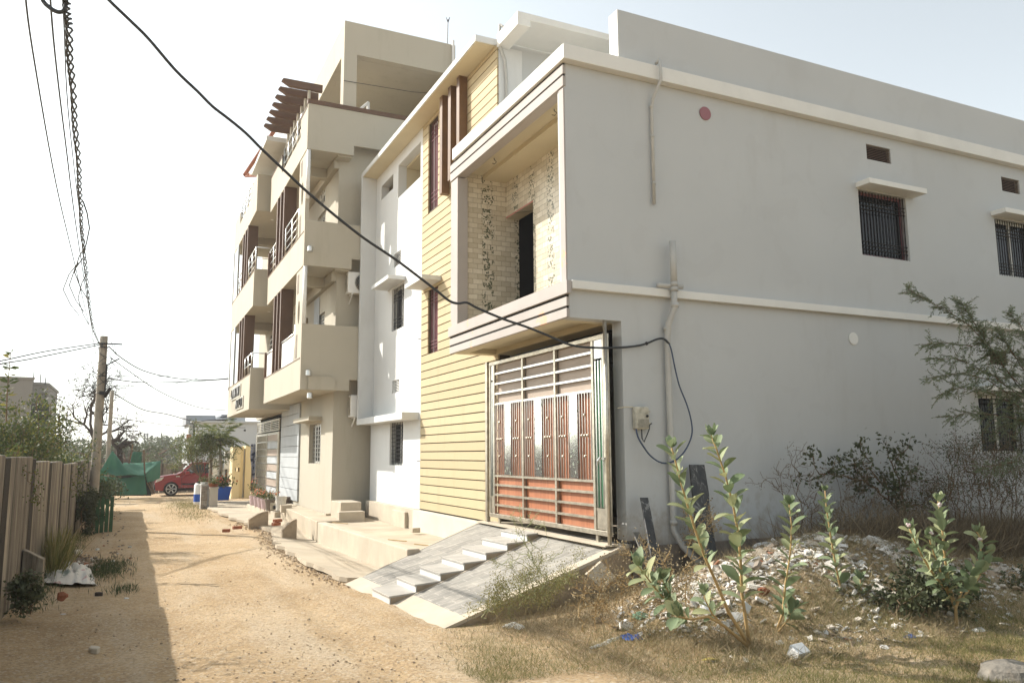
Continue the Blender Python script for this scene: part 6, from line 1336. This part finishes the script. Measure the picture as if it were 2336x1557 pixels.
piece(2255,1340,7.0,.28,.20,M['grey_base'],'stone_lump','big dark block half buried at the right of the heap','stone',.1,.2,5,RG,.6); piece(1610,1390,6.7,.10,.06,M['white_and_sunlit'],'broken_tile','white plaster lump under the low milkweed branch','broken tile',.3,.5,5,RG,.8)
piece(1960,1420,6.2,.09,.02,M['yellow'],'broken_tile','yellowish cardboard scrap in front of the heap','scrap',.3,.5,5,RG,.7); piece(1610,1315,7.9,.15,.06,M['concrete'],'stone_lump','flat cement lump at the foot of the black granite slab','stone',.4,.1,6,RG,.8)
p = at(2300,1405,Y=6.3); o = MB().tube([at(2262,1404,Y=6.3), at(2300,1402,Y=6.28), at(2380,1398,Y=6.25)], .05, 9).build('log', M['stem_brown'], smooth=True); tag(o, 'dark weathered log lying at the right edge', 'log')
q = G(2306,1545); o = MB().rock(q+Vector((0,0,.03)), .30, .22, .09, .12).build('boulder', M['boulder']); tag(o, 'flat pale boulder in the bottom right corner', 'boulder')
piece(2125,1508,5.2,.11,.05,M['concrete'],'stone_lump','pale stone in the sandy patch at lower right','stone',.3,.2,6,None,.6)
# white carton with stripes
p = at(1821,1490,Y=5.55); bx = thing('carton', 'small crushed white carton with thin stripes on the grass', 'carton', tuple(p)); e = .085
MB().obox(p, (e,.015,0), (0,.05,.03), (0,-.03,.055)).build('carton_body', M['white_wall'], bx, bevel=.004)
mb = MB()
for k in (-.5,.1,.75): mb.obox(p+Vector((0,-.034,.012))+Vector((0,-.015,.03))*k*1.0+Vector((0,-.0205,-.0115)), (e*.99,.015,0), (0,.001,.0006), (0,-.0015,.003))
mb.build('stripe', M['purple_frame'], bx)
# plastic bags
def bag(name, mat, path, w_, label, cat='plastic bag'):
    """crumpled sheet laid along a path on the ground"""
    mb = MB(); n = len(path); cols = 9; sub = 5; rows = (n-1)*sub+1
    for i in range(rows):
        a = min(i//sub, n-2); q = path[a].lerp(path[a+1], i/sub-a); d = (path[a+1]-path[a]).normalized(); s_ = d.cross(Vector((0,0,1))).normalized(); ww = w_*(.35+.65*math.sin(PI*(i+1)/(rows+1)))
        for j in range(cols):
            f = j/(cols-1)*2-1; mb.v.append(tuple(q+s_*(ww*f*random.uniform(.8,1.1))+Vector((0,0,ww*.55*(1-f*f)*random.uniform(.25,1.3)))))
    for i in range(rows-1):
        for j in range(cols-1): mb.f.append((i*cols+j,i*cols+j+1,(i+1)*cols+j+1,(i+1)*cols+j))
    o = mb.build(name, mat, smooth=True, weld=False); s2 = o.modifiers.new('Sub','SUBSURF'); s2.levels = 1; s2.render_levels = 1; return tag(o, label, cat)
blue = leafmat('blue plastic film', (.03,.12,.55), (.05,.18,.65), None, .3, .35); whitep = leafmat('white plastic film', (.62,.62,.58), (.75,.74,.70), None, .3, .4)
bag('plastic_bag', blue, [G(1415,1455), G(1432,1452), G(1450,1460), G(1455,1448)], .085, 'bright blue crumpled plastic bag on the dry grass'); bag('plastic_bag', whitep, [G(1345,1478), G(1375,1470), G(1400,1458), G(1416,1452)], .05, 'pale twisted tail of plastic film left of the bright blue bag'); bag('plastic_bag', whitep, [G(1150,1432), G(1170,1426), G(1195,1434)], .09, 'crumpled white plastic bag in the grass below the ramp')
bag('plastic_bag', leafmat('dull green film', (.10,.25,.15), (.2,.33,.22), None, .3, .4), [G(1448,1412), G(1460,1400), G(1470,1410)], .10, 'faded green printed wrapper among the rubbish'); bag('plastic_bag', whitep, [G(1465,1425), G(1485,1412), G(1495,1405)], .04, 'flat white and turquoise packet beside the green wrapper'); bag('plastic_bag', whitep, [G(2215,1440), G(2235,1436), G(2250,1440)], .06, 'white plastic scrap at the right front of the heap'); bag('plastic_bag', blue, [G(2065,1455), G(2078,1450), G(2085,1455)], .05, 'small turquoise-blue plastic scrap under the low green bush')
o = MB(); big_leaf(o, G(1600,1512)+Vector((0,0,.02)), Vector((1,-.25,.08)), Vector((0,0,1)), .16, .07, .1); o = o.build('fallen_leaf', plain('yellowed leaf', (.42,.33,.10), .7, .2, 9, 40, .2), weld=False); tag(o, 'large yellow fallen leaf on the grass below the tallest milkweed', 'leaf')
# printed sack by the left wall
sk = thing('woven_sack', 'flattened white woven sack with faded print and a red stripe by the left wall', 'sack', tuple(G(150,1325)))
smat = newmat('woven sack'); m, nt2, b2 = smat; v2 = coords(nt2); b2.inputs['Roughness'].default_value = .7
cc = ramp(nt2, noise(nt2, v2, 3.2, 4), [(.36,(.20,.23,.20)),(.42,(.55,.52,.47)),(.62,(.58,.55,.50)),(.66,(.45,.22,.21)),(.7,(.56,.53,.48))]); nt2.links.new(cc, b2.inputs['Base Color']); bump(nt2, b2, noise(nt2, v2, 18, 3), .5, .02)
mb = MB(); A, B, C_, D_ = G(85,1335), G(215,1338), G(200,1300), G(95,1302); nu, nv = 22, 12
for i in range(nu+1):
    for j in range(nv+1):
        q = (A.lerp(B, i/nu)).lerp(D_.lerp(C_, i/nu), j/nv); h = .30*vnoise(i*.55+3,j*.6)*math.sin(PI*i/nu)**.6*math.sin(PI*(j+.3)/(nv+.6))**.6; mb.v.append((q.x+.05*vnoise(i*.7,j*.9), q.y+.1*vnoise(j*.8,i*.7+5), max(q.z,lane(q.x,q.y))+.012+h))
for i in range(nu):
    for j in range(nv): a = i*(nv+1)+j; mb.f.append((a,a+1,a+nv+2,a+nv+1))
mb.build('sack_cloth', m, sk, smooth=True, weld=False)
piece(143,1363,11.6,.07,.07,M['red_brick'],'broken_brick','dark red stone alone on the shaded sand below the sack','brick',.4,.5,5)
VG = 'stones and litter on the shaded verge'
random.seed(90)
for (u, v, s, mt_, lab) in ((178,1262,.13,'kerb_white','pale cloth-like lump behind the stone pile'),(196,1280,.06,'white_and_sunlit','small round white stone on the pile above the sack'),(180,1282,.07,'red_brick','reddish brick lump on the pile above the sack'),(165,1297,.14,'concrete','largest grey rock right behind the sack'),(205,1285,.05,'red_brick','orange brick bit right of the round white stone'),(222,1254,.07,'white_and_sunlit','white paper scrap on the grass patch'),(258,1281,.06,'white_and_sunlit','white scrap at the shadow edge'),(215,1487,.09,'concrete','pale flat stone low in the shaded foreground'),(225,1358,.08,'bark','flat black chip on the shaded sand'),(288,1364,.05,'white_and_sunlit','thin white stick on the shaded sand'),(193,1215,.05,'kerb_white','left pale bone-like stone by the creeper'),(203,1217,.05,'kerb_white','right pale bone-like stone by the creeper'),(144,1400,.04,'white_and_sunlit','tiny white chip near the small bush'),(232,1185,.07,'white_and_sunlit','white litter beside the pole foot')):
    q = G(u, v); k = 6; e = Matrix.Rotation(random.uniform(0,6),3,'Z'); pts = [q+e @ Vector((s*math.cos(2*PI*i/k)*random.uniform(.7,1.1), s*.7*math.sin(2*PI*i/k)*random.uniform(.7,1.1), -.01)) for i in range(k)]
    o = MB().poly([tuple(t) for t in pts], (0,0,s*(.7 if s > .05 else .4))).build('verge_stone', M[mt_], bevel=s*.16); tag(o, lab, 'stone', VG)
# the pile of small stones, gravel, grass: stuff
mb = MB()
for _ in range(150): q = G(random.gauss(180,22), random.gauss(1288,10)); chip(q.x, q.y, random.uniform(.02,.07), .6, .02)
for _ in range(120): q = G(random.uniform(225,300), random.uniform(1120,1300)); chip(q.x, q.y, random.uniform(.015,.045), .6)
o = mb.build('stones', islandmat('verge stones', [(0,(.20,.16,.12)),(.5,(.30,.22,.15)),(.8,(.32,.12,.06)),(.9,(.5,.47,.42))]), weld=False); tag(o, 'small stones piled above the sack on the verge', kind='stuff')
mb = MB()
for _ in range(5200):
    u, v = random.uniform(0,1250), 1140+420*random.random()**.8; q = G(u, v)
    if q.x > 3.0 and q.y > 8.2: continue
    if q.x > 3.3+.5*(q.y-6): pass
    r_ = random.random(); s = .0035+.012*r_**5
    if vnoise(q.x*.9+7, q.y*.6) > .35: chip(q.x, q.y, s, .7)
for _ in range(700):                                  # crumbs along the apron edge
    t = random.uniform(11.8,26); i = max(j for j in range(len(edge)-1) if edge[j][0] <= max(t,12.31)); (ya, xa), (yb, xb) = edge[i], edge[i+1]; xe = xa+(xb-xa)*(t-ya)/(yb-ya); chip(xe-abs(random.gauss(0,.18)), t, random.uniform(.008,.030), .7, .005)
o = mb.build('gravel', islandmat('gravel', [(0,(.32,.235,.145)),(.3,(.42,.315,.20)),(.65,(.52,.41,.28)),(.94,(.24,.185,.135))]), weld=False); tag(o, 'small stones and crumbs on the lane', kind='stuff')
def grass(name, n, sampler, hmin, hmax, mat, label, wid=.05, lean=.35):
    P, D, Z_ = [], [], []
    while len(P) < n:
        s_ = sampler()
        if s_ is None: continue
        x, y = s_; P.append((x, y, lane(x, y)-.005)); D.append((random.gauss(0,lean),random.gauss(0,lean),1)); Z_.append(random.uniform(hmin,hmax))
    o = leaf_mesh(name, P, D, Z_, mat, wid=wid, jit=.15); tag(o, label, kind='stuff'); return o
def fg():
    x, y = random.uniform(2.6,9.5), random.uniform(3.6,8.3); e = 3.0+.35*(8.4-y)*-1 if y > 6 else 3.4+.55*(6-y)
    if x < e: return None
    d = max(0, min(1, (x-e)/.6))*(.25+1.1*max(0, vnoise(x*1.6, y*1.6)-.25)); d *= 1 if y < 6.4 else max(.15, 1-(y-6.4)*.6)
    if random.random() > d: return None
    if (x-3.0)/2.9*.57+8.36 < y: return None
    return x, y
grass('grass', 120000, fg, .018, .08, LM['grass'], 'short dry green grass in front of the rubble heap', .05, .6)
def dg():
    x, y = random.uniform(3.6,13), random.uniform(5.3,8.8)
    if random.random() > .2+1.0*max(0, .62-vnoise(x*1.5+3, y*2.1))+.5*math.exp(-((x-10.2)/1.2)**2-((y-7.6)/.6)**2): return None
    if y > 8.36+(x-3.0)*.19 and x < 6: return None
    return x, y
grass('dry_grass', 34000, dg, .05, .22, LM['dry'], 'straw and dead stalks over the rubble', .022, 1.1)
def vg():
    x, y = random.uniform(-1.2,.2), random.uniform(11.5,24); d = math.exp(-((x+.35)/.3)**2-((y-16.2)/1.2)**2)+.7*math.exp(-((x-.02)/.16)**2-((y-13.2)/.35)**2)+.25*math.exp(-((x+1.1)/.2)**2)
    return (x, y) if random.random() < d else None
grass('verge_grass', 5000, vg, .03, .13, LM['dark_shrub'], 'dark short grass on the shaded verge', .08)
def rg():
    x, y = random.uniform(.2,3.6), random.uniform(24,42); d = math.exp(-((x-2.2)/.6)**2-((y-36)/3)**2)+.5*math.exp(-((x-2.0)/.5)**2-((y-30)/2)**2)
    return (x, y) if random.random() < d*.8 else None
grass('lane_grass', 4000, rg, .03, .09, LM['grass'], 'thin grass patches on the far lane', .15)
def straw():
    x, y = random.gauss(11.2,1.3), random.gauss(8.0,.45)
    return (x, y) if 7 < x < 15 and 6.4 < y < 8.9 else None
grass('straw_heap', 16000, straw, .15, .75, LM['dry_brown'], 'matted dead stalks in the shade under the acacia', .014, .9)
# a bit of hose on the apron, sticks on the forecourt
wire('hose_end', [G(737,1238)+Vector((0,0,.02)), G(745,1246)+Vector((0,0,.10)), G(752,1258)+Vector((0,0,.08)), G(757,1262)+Vector((0,0,.02))], .012, M['blue_cable'], 'short bent piece of dark hose sticking out of the apron', cat='hose')
for i, (u, v, l, lab) in enumerate(((905,1233,.5,'thin stick on the forecourt near the kerb end'),(770,1193,.7,'thin stick on the forecourt near the low curb'),(960,1243,.35,'shortest thin stick on the forecourt by the ramp'))):
    q = at(u, v, Z=.10); o = MB().tube([q+Vector((-l*.2,l*.5,.012)), q+Vector((0,0,.014)), q+Vector((l*.25,-l*.5,.012))], .009, 5).build('stick', M['stem_tan']); tag(o, lab, 'stick', 'sticks on the forecourt')
# ------------------------------------------------------------------ the air
hz = MB().box(-160,260,-60,330,-1.6,22).build('haze', bpy.data.materials.new('haze air')); tag(hz, kind='stuff')
hm = hz.data.materials[0]; hm.use_nodes = True; nt = hm.node_tree; nt.nodes.clear(); out = nt.nodes.new('ShaderNodeOutputMaterial'); pv = nt.nodes.new('ShaderNodeVolumePrincipled'); pv.inputs['Color'].default_value = (.95,.97,1,1); pv.inputs['Density'].default_value = .0007; pv.inputs['Anisotropy'].default_value = .35; nt.links.new(pv.outputs[0], out.inputs['Volume'])
hz.hide_select = True
